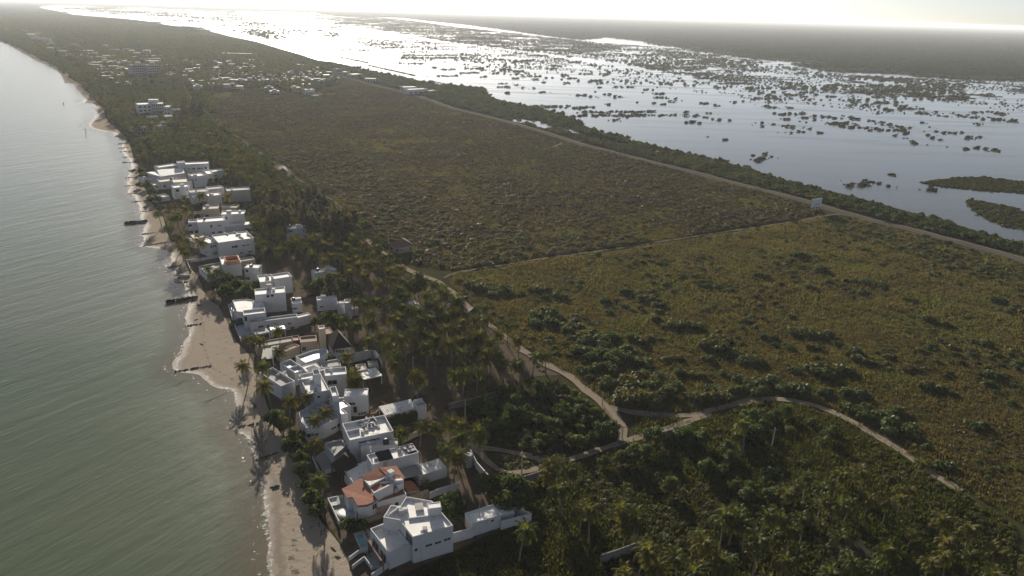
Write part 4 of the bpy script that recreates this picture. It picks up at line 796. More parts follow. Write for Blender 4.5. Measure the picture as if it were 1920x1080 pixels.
h = House('long_building', 'very long low building with a pale green roof in the far town', 'building', (430, 100)); far_block(h, [(395, 99), (480, 101)], 6, 22, 2, cols=14, mat='oldc', roof='oldc')
# --- the town: every house its own block
TOWN = []
def town(pts, label, group, hs=(3, 6.5), ws=(6, 11), cols=(('greyc', 'greyc'), ('beige', 'greyc'), ('oldc', 'oldc'), ('oldc', 'greyc'), ('beige', 'oldc'), ('greyc', 'roofw'))):
    for (x, y) in pts:
        p = G(x, y); R = rng; wd, dp, hh = R.uniform(*ws), R.uniform(6, 11), R.uniform(*hs); a = math.radians(25+R.uniform(-8, 8)); e = np.array([math.cos(a), math.sin(a)]); e2 = np.array([-e[1], e[0]])
        mt, rf = cols[R.integers(0, len(cols))]; o = empty('town_house', (p[0], p[1], 0)); tag(o, label, 'house', group)
        m = MB(); m.box(p, e, wd/2, dp/2, -.1, hh)
        if R.random() < .5: m.box(p+e*R.uniform(-.25, .25)*wd, e, wd*.22, dp*.3, hh, hh+R.uniform(1.5, 3))
        m.obj('wall', M[mt], o); m = MB(); m.box(p, e, wd/2-.3, dp/2-.3, hh, hh+.12) if R.random() < .5 else m.box(p, e, wd/2+.35, dp/2+.35, hh, hh+.2); m.obj('roof', M[rf], o)
        m = MB()
        for t in np.linspace(-.32, .32, 3): m.box(p+e*t*wd-e2*dp/2, e, wd*.07, .05, .9, 2.4)
        m.obj('window', M['glass'], o)
        q = np.array([p+e*sx*wd/2+e2*sy*dp/2 for sx, sy in ((-1, -1), (1, -1), (1, 1), (-1, 1))]); FOOT.append((q, p, wd*.7)); TOWN.append(p)
def rnd(poly, n, sep=5):
    P = np.array(poly, float); out = []; t = 0
    while len(out) < n and t < 6000:
        t += 1; c = np.array([rng.uniform(P[:, 0].min(), P[:, 0].max()), rng.uniform(P[:, 1].min(), P[:, 1].max())])
        if inpoly([c], P)[0] and all(abs(c[0]-o[0])*.45+abs(c[1]-o[1])*1.6 > sep for o in out): out.append(c)
    return out
town([(x, 156+rng.uniform(-1.5, 1.5)) for x in np.arange(400, 640, 7.5)], 'pale flat-roofed house in the straight row along the scrub field edge', 'houses in the row along the scrub field')
town([(360, 161), (368, 166), (380, 160), (395, 165), (408, 166), (420, 162), (425, 168), (440, 166), (372, 172), (450, 170), (505, 172), (515, 178), (555, 172), (575, 168)], 'white house just below the straight row, among the field bushes', 'houses at the top of the scrub field', hs=(4, 7))
town(rnd([(480, 112), (640, 136), (650, 152), (560, 150), (480, 150), (430, 140)], 46, 6), 'small sunlit house in the far town beside the lagoon', 'houses of the far lagoonside town', hs=(3, 5), ws=(5, 9), cols=(('beige', 'roofw'), ('oldc', 'roofw'), ('oldc', 'oldc'), ('beige', 'greyc'), ('oldc', 'greyc')))
town(rnd([(330, 105), (480, 118), (430, 150), (380, 152), (310, 150), (300, 125)], 34, 7), 'grey-white house among trees in the middle of the far town', 'houses in the middle of the far town')
town(rnd([(60, 78), (150, 90), (240, 118), (240, 145), (190, 150), (150, 118), (90, 96)], 30, 6), 'house among the palms behind the far beach', 'houses behind the far beach', ws=(10, 20), hs=(4, 9))
town(rnd([(190, 92), (300, 105), (300, 128), (250, 115)], 12, 7), 'pale building above the twin apartment towers', 'buildings above the twin towers', ws=(12, 26), hs=(4, 9))
town(rnd([(10, 55), (60, 62), (110, 78), (70, 84), (20, 68)], 10, 4), 'tiny pale house at the far end of the coast', 'houses at the far end of the coast', ws=(12, 22), hs=(5, 10))
town([(215, 152), (228, 147), (200, 148), (240, 162), (222, 160)], 'white villa with a bright roof below the twin apartment towers', 'villas below the twin towers', hs=(3, 5))
# ---------------------------------------------------------------- planting
PALMS, TREES, SHRUBS, MANGS = [], [], [], []     # (x, y, size, kind phrase, area phrase)
def palm_at(x, y, s=None, area='', word=''):
    s = s or rng.uniform(.8, 1.2); p = G(x, y, 6.0*s); PALMS.append((p[0], p[1], s, word, area))
GROVE = 'in the sandy grove beside the dirt road'
for x, y in [(952, 615), (974, 647), (1000, 667), (1025, 665), (865, 642), (885, 632), (905, 635), (932, 632), (847, 652), (815, 672), (877, 668), (900, 663), (920, 666), (936, 661), (912, 682), (945, 681), (962, 684), (770, 625), (790, 628), (812, 632), (740, 600), (795, 602), (812, 597), (835, 596), (855, 592), (872, 606), (890, 608), (912, 598), (912, 582), (832, 560), (835, 541), (812, 538), (852, 571), (795, 535), (777, 528), (866, 581), (825, 581), (720, 653), (715, 637), (745, 670), (747, 686), (690, 595), (667, 606), (662, 563), (680, 568), (700, 566), (725, 568), (772, 707), (782, 721), (750, 660), (895, 695), (978, 686), (850, 707), (867, 708), (760, 640), (830, 620), (848, 612), (780, 590), (760, 560), (800, 560), (845, 585), (705, 610), (735, 625), (697, 640), (880, 625), (800, 648), (785, 605), (755, 588), (740, 545), (715, 530), (760, 535)]: palm_at(x, y, rng.uniform(.95, 1.25), GROVE)
for x, y in [(910, 713), (900, 733), (938, 690)]: palm_at(x, y, .62, GROVE, 'short')
for x, y in [(755, 817), (787, 800), (820, 802)]: palm_at(x, y, .95, 'standing in the walled yard, with two others')
for x, y in [(845, 790), (860, 800), (840, 846), (851, 859), (886, 820), (870, 821)]: palm_at(x, y, 1.15, 'in the dense group by the white curved wall')
BP = 'on the beach edge in front of the white houses'
for x, y in [(505, 727), (540, 755), (570, 745), (585, 787), (607, 772), (670, 712), (652, 702), (587, 830), (605, 907), (462, 683), (490, 690), (530, 660), (525, 625), (467, 630), (655, 675), (667, 712), (480, 645)]: palm_at(x, y, rng.uniform(.85, 1.1), BP)
palm_at(795, 902, .45, 'in the walled planter', 'bushy low'); palm_at(976, 1001, 1.1, 'alone in the dark grass beside the long blank side wall', 'pale leaning')
for x, y in [(312, 392), (330, 386), (347, 372), (382, 374), (360, 394), (317, 412), (335, 417), (322, 428), (335, 444), (340, 462), (372, 467), (347, 472), (390, 506), (405, 511), (427, 374), (300, 405), (345, 405), (352, 450), (355, 478), (330, 400), (420, 515), (395, 520)]: palm_at(x, y, rng.uniform(.8, 1.1), 'on the beach side of the upper white houses')
LP = 'in the dark plantation below the curving track'
for x, y in [(1035, 895), (1057, 922), (1067, 875), (1080, 885), (1090, 957), (1107, 972), (1170, 962), (1192, 977), (1172, 995), (1045, 867), (1030, 880), (1200, 960)]: palm_at(x, y, rng.uniform(.8, 1.1), 'in the shaded plot right of the long blank side wall')
for x, y in [(1200, 1040), (1165, 1070), (1275, 1040), (1317, 1012), (1315, 1037), (1357, 980), (1400, 990), (1375, 970), (1430, 972), (1370, 1050), (1420, 1030), (1240, 1060), (1290, 1070), (1340, 1065)]: palm_at(x, y, rng.uniform(.95, 1.25), LP)
palm_at(1400, 808, 1.2, 'alone among the dark trees beside the utility pole'); palm_at(1552, 832, .95, 'with a skirt of dead leaves, alone above the plantation')
palm_at(1722, 868, .8, 'leaning over the curving dirt track')
def spread(fn, poly_px, sp, zref=0, smin=.8, smax=1.15, area='', word='', keep=1.0, lst=None, nz=None, skip=('lane',)):
    P = grid_pts(GP(poly_px, zref), sp); P = P[clear(P, .4, 1.0, skip=skip)]; P = P[~inpoly(P, SANDP)]
    if keep < 1: P = P[rng.random(len(P)) < keep]
    if nz: P = P[vnoise(P, nz[0], nz[2]) > nz[1]]
    for p in P: lst.append((p[0], p[1], rng.uniform(smin, smax), word, area))
spread(None, [(1430, 950), (1500, 905), (1580, 885), (1700, 895), (1800, 955), (1940, 1020), (1960, 1110), (1410, 1120), (1440, 1010)], 5.0, 4, .6, 1.1, LP, lst=PALMS, keep=.8)
PALMS[:] = [p for p in PALMS if not inpoly([p[:2]], CLEAR)[0]]
spread(None, [(560, 470), (640, 455), (720, 500), (800, 545), (770, 560), (720, 545), (640, 530), (590, 510)], 5.0, 4, .85, 1.15, 'in the dense palms left of the dirt road', lst=PALMS, keep=.9)
spread(None, [(470, 395), (560, 420), (660, 445), (700, 485), (620, 480), (560, 500), (490, 480), (480, 440)], 6.0, 4, .85, 1.15, 'in the dense palms left of the dirt road', lst=PALMS, keep=.7)
spread(None, [(262, 262), (300, 246), (420, 255), (480, 290), (520, 330), (580, 365), (500, 380), (440, 340), (400, 312), (300, 300), (262, 300)], 5.4, 4, .95, 1.3, 'in the thick palm belt above the white houses', lst=PALMS, keep=.85)
spread(None, [(720, 545), (790, 555), (860, 580), (900, 610), (960, 660), (930, 690), (860, 675), (790, 650), (730, 620), (700, 580)], 5.4, 4, .9, 1.25, GROVE, lst=PALMS, keep=.35)
spread(None, [(620, 590), (680, 585), (700, 640), (690, 655), (640, 610)], 6, 4, .85, 1.1, GROVE, lst=PALMS, keep=.6)
spread(None, [(205, 190), (250, 185), (330, 230), (245, 250), (232, 245), (222, 225), (205, 205)], 8, 4, .9, 1.2, 'behind the sand spit up the coast', lst=PALMS, keep=.8)

def tree_at(x, y, s, area): p = G(x, y, s*.9); TREES.append((p[0], p[1], s, '', area))
for x, y, s in [(512, 778, 3.3), (530, 792, 2.6), (555, 815, 2.6), (545, 832, 3), (562, 856, 2.8), (570, 876, 2.6), (570, 907, 1.9), (580, 930, 2.4), (596, 942, 2.2), (560, 838, 2.4), (590, 955, 2.2)]: tree_at(x, y, s, 'on the sand between the beach and the front houses')
for x, y, s in [(847, 936, 3.2), (855, 957, 3), (838, 950, 2.6), (915, 906, 3.6), (960, 912, 4.2), (974, 934, 3.6), (947, 930, 3.8), (936, 918, 3.2), (985, 918, 3)]: tree_at(x, y, s, 'in the garden behind the nearest white house')
for x, y, s in [(650, 980, 1.9), (677, 980, 2), (660, 984, 1.6)]: tree_at(x, y, s, 'beside the small pool of the nearest white house')
for x, y, s in [(600, 530, 4), (640, 536, 4), (620, 528, 3.6), (655, 545, 3.6), (575, 535, 3), (628, 600, 4.2), (615, 590, 3.4), (590, 602, 2.6), (540, 520, 3), (440, 530, 4), (460, 545, 4.4), (420, 545, 4), (480, 535, 3.4), (400, 535, 3.2), (450, 560, 3.2), (430, 520, 3.4), (600, 676, 2.8), (618, 672, 2.4)]: tree_at(x, y, s, 'in the shady gardens among the middle houses')
for x, y, s in [(268, 330, 3), (275, 345, 3.4), (285, 358, 3.4), (265, 318, 3), (295, 372, 3), (262, 345, 2.6), (282, 372, 2.6), (300, 388, 2.8)]: tree_at(x, y, s, 'as a dark clump on the upper beach edge')
W1 = 'in the dark thicket enclosed by the dirt roads'; W2 = 'in the shadowed woodland below the curving track'
spread(None, [(905, 745), (960, 722), (1050, 710), (1100, 745), (1140, 783), (1153, 812), (1120, 835), (1090, 838), (1030, 800), (960, 790), (900, 800), (875, 775)], 3.3, 2, 1.7, 2.9, W1, lst=TREES, keep=.85)
spread(None, [(900, 800), (1030, 800), (1100, 840), (1040, 855), (930, 838)], 3.6, 1, 1.0, 1.9, W1, lst=TREES, keep=.6)
spread(None, [(1060, 875), (1190, 832), (1300, 797), (1360, 790), (1420, 800), (1440, 850), (1480, 900), (1470, 950), (1400, 930), (1330, 890), (1240, 860), (1150, 880)], 4.8, 2, 1.8, 3.5, W2, lst=TREES, keep=.65)
spread(None, [(1340, 775), (1400, 765), (1480, 765), (1570, 800), (1640, 845), (1600, 840), (1520, 800), (1440, 800)], 4.4, 2, 1.6, 2.9, W2, lst=TREES, keep=.65)
spread(None, [(1190, 780), (1300, 786), (1230, 805)], 3.6, 1, 1.2, 2.0, 'in the grass triangle where the dirt tracks meet', lst=TREES, keep=.7)
spread(None, [(1110, 900), (1220, 880), (1330, 915), (1420, 960), (1380, 1000), (1250, 1010), (1150, 960)], 7.5, 1, 1.4, 2.9, W2, lst=TREES, keep=.7)
spread(None, [(905, 880), (960, 858), (1010, 868), (960, 890)], 3.0, 1, .8, 1.5, 'in the small grass triangle beside the gravel yard', lst=TREES, keep=.55)
spread(None, [(400, 245), (430, 240), (480, 272), (540, 312), (615, 364), (690, 445), (660, 440), (600, 385), (530, 335), (470, 295)], 7, 3, 1.8, 3.2, 'along the narrow lane above the white houses', lst=TREES, keep=.7)
spread(None, [(300, 232), (350, 215), (385, 212), (430, 255), (470, 285), (420, 255)], 9, 4, 3, 5, 'along the coast road above the white houses', lst=TREES, keep=.7)
spread(None, [(640, 390), (680, 400), (760, 490), (820, 505), (815, 515), (745, 480), (690, 440)], 6, 2, 1.8, 3.4, 'on the field side of the dirt road', lst=TREES, keep=.5)
spread(None, [(680, 445), (705, 455), (745, 485), (770, 505), (740, 515), (690, 480)], 4.6, 2, 2.0, 3.4, 'overhanging the dirt road above the palm grove', lst=TREES, keep=.7, skip=('lane', 'coast'))
spread(None, [(680, 440), (705, 450), (755, 490), (775, 510), (740, 515), (690, 480)], 6, 5, .9, 1.2, 'overhanging the dirt road above the palm grove', lst=PALMS, keep=.7, skip=('lane', 'coast'))
CASUS = []
spread(None, [(490, 392), (540, 372), (600, 375), (650, 400), (672, 425), (640, 440), (560, 425), (500, 420)], 6.5, 6, 4.2, 6.2, 'in the tall feathery stand beside the coast road', lst=CASUS)
spread(None, [(585, 545), (650, 540), (680, 560), (640, 575)], 7, 5, 3.6, 5, 'leafy brown, above the bright outbuilding roofs', lst=CASUS, keep=.7)
spread(None, [(720, 515), (770, 500), (800, 530), (770, 540)], 7, 5, 3.6, 4.6, 'beside the dirt road bend', lst=CASUS, keep=.8)
for x, y in [(350, 205), (362, 200), (375, 210), (345, 212)]: p = G(x, y, 8); CASUS.append((p[0], p[1], 7.5, '', 'as a dark mass to the right of the beach hotel'))

def shrub(x, y, s, n, area):               # n shrubs standing close together
    c = G(x, y, s*.5)
    for i in range(n):
        a = rng.uniform(0, 6.28); d = 0 if i == 0 else s*rng.uniform(.7, 1.3)*math.sqrt(n)*.62; SHRUBS.append((c[0]+d*math.cos(a)*1.5, c[1]+d*math.sin(a)*.75, s*rng.uniform(.75, 1.15), '', area))
MF = 'in the open meadow right of the dirt road'
for x, y, s, n in [(1485, 475, 3, 3), (1542, 502, 3, 3), (1435, 517, 2.6, 3), (1325, 532, 2.6, 4), (1345, 536, 2, 2), (1532, 540, 2.6, 3), (1200, 545, 2.8, 4), (1155, 560, 2.6, 3), (1227, 555, 3, 4), (1242, 570, 2.4, 2), (1327, 577, 2.2, 2), (1262, 602, 3.2, 5), (1285, 608, 2.8, 4), (1217, 630, 3, 5), (1125, 630, 3.2, 5), (1130, 657, 3.4, 6), (1145, 665, 3, 4), (1180, 667, 3.4, 5), (1350, 642, 3.4, 4), (1387, 662, 3, 4), (1407, 675, 2.6, 3), (1515, 620, 2.8, 4), (1540, 626, 2.8, 4), (1535, 650, 2.4, 2), (1275, 670, 2, 2), (1247, 672, 2, 2), (1332, 672, 2, 3), (1395, 600, 2, 2), (1545, 682, 3.4, 6), (1525, 690, 3.2, 5), (1560, 694, 3, 4), (1450, 630, 2.2, 2), (1475, 645, 2.2, 3), (1397, 672, 2.6, 3), (1622, 675, 2.6, 3), (1460, 717, 3, 4), (1490, 720, 3.2, 4), (1585, 732, 3.2, 4), (1627, 760, 3.2, 4), (1650, 777, 3, 4), (1765, 727, 2.6, 3), (1710, 810, 2.8, 4), (1377, 702, 2.4, 3), (922, 541, 3.4, 5), (895, 528, 3, 4), (942, 548, 3, 4), (972, 551, 2.6, 3), (1025, 541, 2.8, 4), (1045, 551, 2.6, 3), (1007, 584, 3.4, 4), (1035, 602, 3.4, 4), (1062, 609, 3.2, 4), (1050, 593, 2.6, 2), (1097, 626, 3, 3), (1112, 640, 3, 3), (1115, 658, 2.8, 3), (1175, 735, 3.8, 5), (1200, 742, 3.8, 5), (1180, 712, 3.4, 5), (1212, 718, 3.2, 4), (1250, 730, 3.4, 4), (1272, 744, 3.2, 4), (1235, 700, 2.6, 3), (1300, 700, 2.4, 3), (1150, 690, 3, 3), (1330, 745, 2.8, 4), (1360, 735, 2.8, 4), (1400, 728, 2.6, 4), (1430, 722, 2.6, 3), (1590, 655, 2.6, 3), (1700, 690, 2.4, 3), (1820, 790, 2.6, 3), (1870, 700, 2.4, 3), (1640, 530, 2.6, 5), (1620, 525, 2.4, 4), (1760, 600, 2.4, 4), (1850, 640, 2.2, 3), (1700, 560, 2.2, 3), (1880, 560, 2.4, 4), (1090, 690, 2.2, 2), (1760, 870, 2.2, 3), (1680, 770, 2.2, 2)]: shrub(x, y, s*.92, n, MF)

# individuals are the ones that show largest; the rest of a kind becomes one mass
def split(lst, cap, zadd=1.0):
    P = np.array([q[:2] for q in lst]); vis = inview(P, 80); big = np.array([q[2] for q in lst])/np.hypot(P[:, 0], P[:, 1]); order = np.argsort(-np.where(vis, big, -1)); k = [i for i in order if vis[i]]
    return [lst[i] for i in k[:cap]], [lst[i] for i in k[cap:]]
def label_of(kind, q, maxd, sizes):
    wd = q[3] or (sizes[0] if q[2] > sizes[2] else sizes[1] if q[2] < sizes[3] else '')
    ln = near_land(q, maxd) if not q[3] else None; lab = (f'{wd} {kind} beside {ln}' if ln else f'{wd} {kind} {q[4]}').strip()
    w_ = lab.split(); return ' '.join(w_[:16])
def grow(lst, name, meshes, kind, cat, maxd, sizes, sxy, sz):
    for q in lst:
        lab = label_of(kind, q, maxd, sizes); s = q[2]
        single(name, meshes[int(rng.integers(len(meshes)))], q, (s*sxy*rng.uniform(.9, 1.1), s*sxy*rng.uniform(.9, 1.1), s*sz*rng.uniform(.9, 1.15)), rng.uniform(0, 6.28), lab, cat, lab+' (group)' if False else lab)
pa, pb = split(PALMS, 300); grow(pa, 'coconut_palm', PALM, 'coconut palm', 'palm tree', 11, ('tall', 'short', 1.07, .86), 1, 1)
ta, tb = split(TREES, 290); grow(ta, 'broadleaf_tree', TREE, 'round leafy tree', 'tree', 9, ('big', 'small', 2.9, 2.0), 1, 1.05)
ca, cb = split(CASUS, 60); grow(ca, 'feathery_tree', CASU, 'brownish feathery tree', 'tree', 0, ('tall', 'short', 5.4, 4.6), .9, 1.25)
sa, sb = split(SHRUBS, 300); grow(sa, 'shrub', BUSH, 'dark green shrub', 'shrub', 0, ('large', 'small', 3.0, 2.1), 1, 1.0)
PCROWN = []                                # trunk and crown joined, for palms and trees of the masses
def joined(nm, pr):
    v = []; f = []; mi = []
    for j, m in enumerate(pr):
        n = len(v); v += [tuple(x.co) for x in m.vertices]; f += [tuple(i+n for i in p.vertices) for p in m.polygons]; mi += [j]*len(m.polygons)
    o = mesh(nm, v, f); [o.materials.append(m.materials[0]) for m in pr]; o.polygons.foreach_set('material_index', mi); return o
PJ = [joined('palm', p) for p in PALM]; TJ = [joined('tree', p) for p in TREE]
def fill(name, meshes, P, smin, smax, label, z=0.0, sxy=1.0, sz=1.0, cat=None, sk=None):
    n = len(P); s = rng.uniform(smin, smax, n) if sk is None else sk; S = np.c_[s*sxy*rng.uniform(.85, 1.2, n), s*sxy*rng.uniform(.85, 1.2, n), s*sz*rng.uniform(.8, 1.2, n)]
    return mass(name, meshes, np.c_[P, np.full(n, z-.03)], S, rng.uniform(0, 6.28, n), label, cat=cat)
# far coast: trees and palms to the town and beyond
FARC = GP([(-90, 40), (0, 76), (60, 104), (112, 132), (137, 152), (170, 180), (200, 222), (245, 262), (262, 300), (300, 246), (420, 255), (395, 190), (400, 172), (480, 165), (570, 178), (640, 157), (600, 130), (540, 112), (497, 100), (440, 85), (380, 69), (330, 60), (230, 42), (120, 30), (0, 25)])
P = grid_pts(FARC, 7.6); P = P[inview(P)]; d = np.hypot(*P.T); P = P[(rng.random(len(P)) < np.where(d > 2500, .6, .97)) & clear(P, 3, 1.5, skip=('spur', 'fork', 'link', 'track', 'cross'))]
k_ = vnoise(P, 60, 9) > .5
extra = np.array([q[:2] for q in pb]).reshape(-1, 2)
fill('palm_grove', PJ, np.concatenate([P[k_], extra]), .8, 1.25, 'mass of palms along the far coast and town')
fill('woodland', TJ, np.concatenate([P[~k_], np.array([q[:2] for q in tb]).reshape(-1, 2)]), 2.2, 4.4, 'mass of dark trees along the far coast and town')
if sb: fill('shrubbery', BUSH, np.array([q[:2] for q in sb]), 1.4, 2.6, 'lesser shrubs of the meadow')
# scrub field between the road and the highway
def ring(poly, sp, dmin, dmax):
    P = grid_pts(poly, sp); d = np.hypot(*P.T); P = P[(d >= dmin) & (d < dmax)]; return P[inview(P)]
P = np.concatenate([ring(SCRUB, 3.0, 0, 420), ring(SCRUB, 3.3, 420, 650), ring(SCRUB, 4.0, 650, 1400)])
n1 = vnoise(P, 34, 3)*.6+vnoise(P, 9, 4)*.4; P = P[(n1 > .29) & clear(P, .4, 2)]; n1 = vnoise(P, 34, 3)*.6+vnoise(P, 9, 4)*.4; d = np.hypot(*P.T)
fill('scrub', SCRB, P, 0, 0, 'dense brown-green scrub of the upper field', sz=.8, sk=(1.0+n1*2.0)*rng.uniform(.6, 1.35, len(P))*np.where(d > 650, 1.25, 1.0))
Q = ring(SCRUB, 4.6, 0, 1200); Q = Q[(vnoise(Q, 30, 8)*.5+vnoise(Q, 9, 28)*.5 > .44) & clear(Q, 1.2, 3)]
fill('tall_scrub', BUSH, Q, 1.0, 2.2, 'taller dark bushes scattered through the scrub', sz=.85)
EDGE = GP([(690, 400), (760, 380), (850, 420), (960, 450), (1010, 478), (850, 503), (800, 495), (740, 470)])
Q = grid_pts(EDGE, 6); Q = Q[(vnoise(Q, 22, 18) > .38) & clear(Q, 1.5, 2)]; fill('tall_scrub', BUSH, Q, 1.5, 2.9, 'larger brownish bushes at the near corner of the scrub', sz=.9)
P = ring(SCRUB, 2.5, 0, 900); P = P[clear(P, .2, 1)]; fill('herbs', HERB, P, .5, 1.2, 'low herbs filling the gaps of the scrub', sz=.8)
P = np.concatenate([ring(SCRUB, 1.5, 0, 480), ring(SCRUB, 2.4, 480, 800)]); P = P[clear(P, .2, 1)]; fill('grass', TUFT, P, 1.0, 1.9, 'grass between the scrub bushes', sz=.8)
# lower field: grass, herbs and small bushes
P = np.concatenate([ring(LOWER, .95, 0, 260), ring(LOWER, 1.35, 260, 520)]); P = P[clear(P, .2, .5)]; d = np.hypot(*P.T)
fill('grass', TUFT, P, 0, 0, 'tufted grass of the open meadow', sz=.85, sk=rng.uniform(.7, 1.5, len(P))*np.where(d > 260, 1.3, 1.0)*(.6+.8*vnoise(P, 12, 12)))
P = ring(LOWER, 2.6, 0, 520); n1 = vnoise(P, 26, 21)*.65+vnoise(P, 7, 22)*.35; P = P[(n1 > .46) & clear(P, .6, 1)]; fill('herbs', HERB, P, .7, 1.7, 'low herbs and twigs of the meadow', sz=.9)
P = ring(LOWER, 4.2, 0, 600); n1 = vnoise(P, 40, 31)*.6+vnoise(P, 12, 32)*.4; d = np.hypot(*P.T); P = P[(n1 > .50-.0002*(d-150)) & clear(P, .8, 1)]; fill('low_bushes', BUSH+SCRB[:1], P, .7, 2.0, 'low bushes dotted over the meadow')
P = ring(LOWER, 2.3, 0, 540); n1 = vnoise(P, 18, 34)*.5+vnoise(P, 6, 35)*.5; P = P[(n1 > .50) & clear(P, .6, 1)]; fill('low_bushes', BUSH, P, .45, 1.1, 'small dark bushes speckling the meadow', sz=.9)
P = ring(LOWER, 3.6, 330, 900); P = P[(vnoise(P, 50, 41) > .40) & clear(P, 1.5, 1)]; L_ = dline(P, roads['hwy'][0][::4]); P = P[(L_ < 45) | (rng.random(len(P)) < .15)]; fill('low_bushes', BUSH, P, .9, 2.1, 'bushes along the meadow side of the highway')
# rough ground below the track
P = grid_pts(SIDE, 1.1); P = P[inview(P) & clear(P, .2, .4)]; P = P[~inpoly(P, CLEAR)]; fill('grass', TUFT2, P, .8, 1.6, 'rough grass below the curving track', sz=.9)
UND = GP([(1080, 880), (1200, 870), (1330, 905), (1430, 955), (1440, 1060), (1210, 1070), (1110, 960)])
P = np.concatenate([grid_pts(UND, 1.7), grid_pts(GP([(880, 790), (1000, 785), (1120, 838), (1040, 862), (930, 842)]), 1.7), grid_pts(GP([(905, 745), (1050, 712), (1150, 800), (1110, 838), (880, 800)]), 2.2)]); P = P[inview(P) & clear(P, .3, .5) & (vnoise(P, 8, 51) > .25)]; fill('undergrowth', SCRB+BUSH[:3], P, .6, 1.35, 'low green undergrowth of the thickets', sz=.8)
P = grid_pts(TRI, 1.2); P = P[clear(P, .1, .4)]; fill('undergrowth', SCRB+BUSH[:2], P, .5, 1.0, 'low bushes of the small grass triangle', sz=.8)
P = grid_pts(SIDE, 2.8); P = P[inview(P) & clear(P, .6, .6) & (vnoise(P, 16, 52) > .48)]; P = P[~inpoly(P, CLEAR)]; fill('undergrowth', BUSH, P, .6, 1.4, 'bushy undergrowth below the palms', sz=.8)
LAWN = GP([(720, 1150), (760, 1082), (900, 1018), (998, 970), (1005, 1000), (1100, 1150)]); P = grid_pts(LAWN, .8); P = P[clear(P, .2, .6)]; fill('grass', TUFT2, P, .5, 1.1, 'dark grass below the long blank side wall', sz=.7)
P = grid_pts(STRIP_, 2.6); d = np.hypot(*P.T); P = P[inview(P) & (d < 330) & clear(P, .6, 1.2) & (vnoise(P, 14, 61)*.6+vnoise(P, 5, 62)*.4 > .60)]; P = P[dline(P, CL[::3]) > 17]; fill('undergrowth', HERB+SCRB[:2], P, .5, 1.1, 'weeds and litter in the sandy gardens', sz=.7)
UPST = GP([(315, 450), (292, 385), (268, 335), (250, 285), (330, 240), (420, 250), (520, 318), (610, 372), (690, 455), (690, 500), (600, 480), (440, 500), (380, 500)])
P = grid_pts(UPST, 6.0); P = P[inview(P) & clear(P, .2, 1.5, skip=('lane',)) & ~inpoly(P, SANDP)]; P = P[(dline(P, CL[::3]) > 20)]; fill('undergrowth', BUSH+TJ[:2], P, 1.1, 2.3, 'garden bushes among the upper houses')
# between highway and lagoon
V1 = GP([(600, 128), (560, 112), (600, 117), (663, 127), (735, 143), (810, 158), (905, 167), (923, 185), (1007, 205), (1057, 216), (1107, 243), (1180, 264), (1280, 287), (1405, 317), (1437, 331), (1533, 356), (1585, 367), (1686, 397), (1744, 409), (1847, 440), (1920, 463), (2150, 530), (2150, 558), (2030, 514), (1920, 482), (1824, 456), (1732, 432), (1635, 408), (1513, 372), (1380, 340), (1240, 304), (1090, 266), (957, 225), (843, 198), (737, 164)])
POOLS = [GP(q) for q in ([(955, 222), (975, 221), (1010, 226), (1040, 238), (1025, 243), (985, 232), (960, 227)], [(1045, 236), (1070, 240), (1095, 252), (1080, 254), (1055, 246)], [(1090, 250), (1125, 258), (1180, 270), (1165, 273), (1115, 260)])]
P = np.concatenate([ring(V1, 2.4, 0, 560), ring(V1, 3.8, 560, 1500)]); P = P[clear(P, 3.4, 2)]
for q in POOLS: P = P[~inpoly(P, q)]
d = np.hypot(*P.T); fill('mangrove_thicket', BUSH+TJ[:3], P, 0, 0, 'dense green thicket between the highway and the lagoon', sz=.95, sk=rng.uniform(1.0, 2.6, len(P))*(.55+.9*vnoise(P, 11, 71))*np.where(d > 560, 1.35, 1))
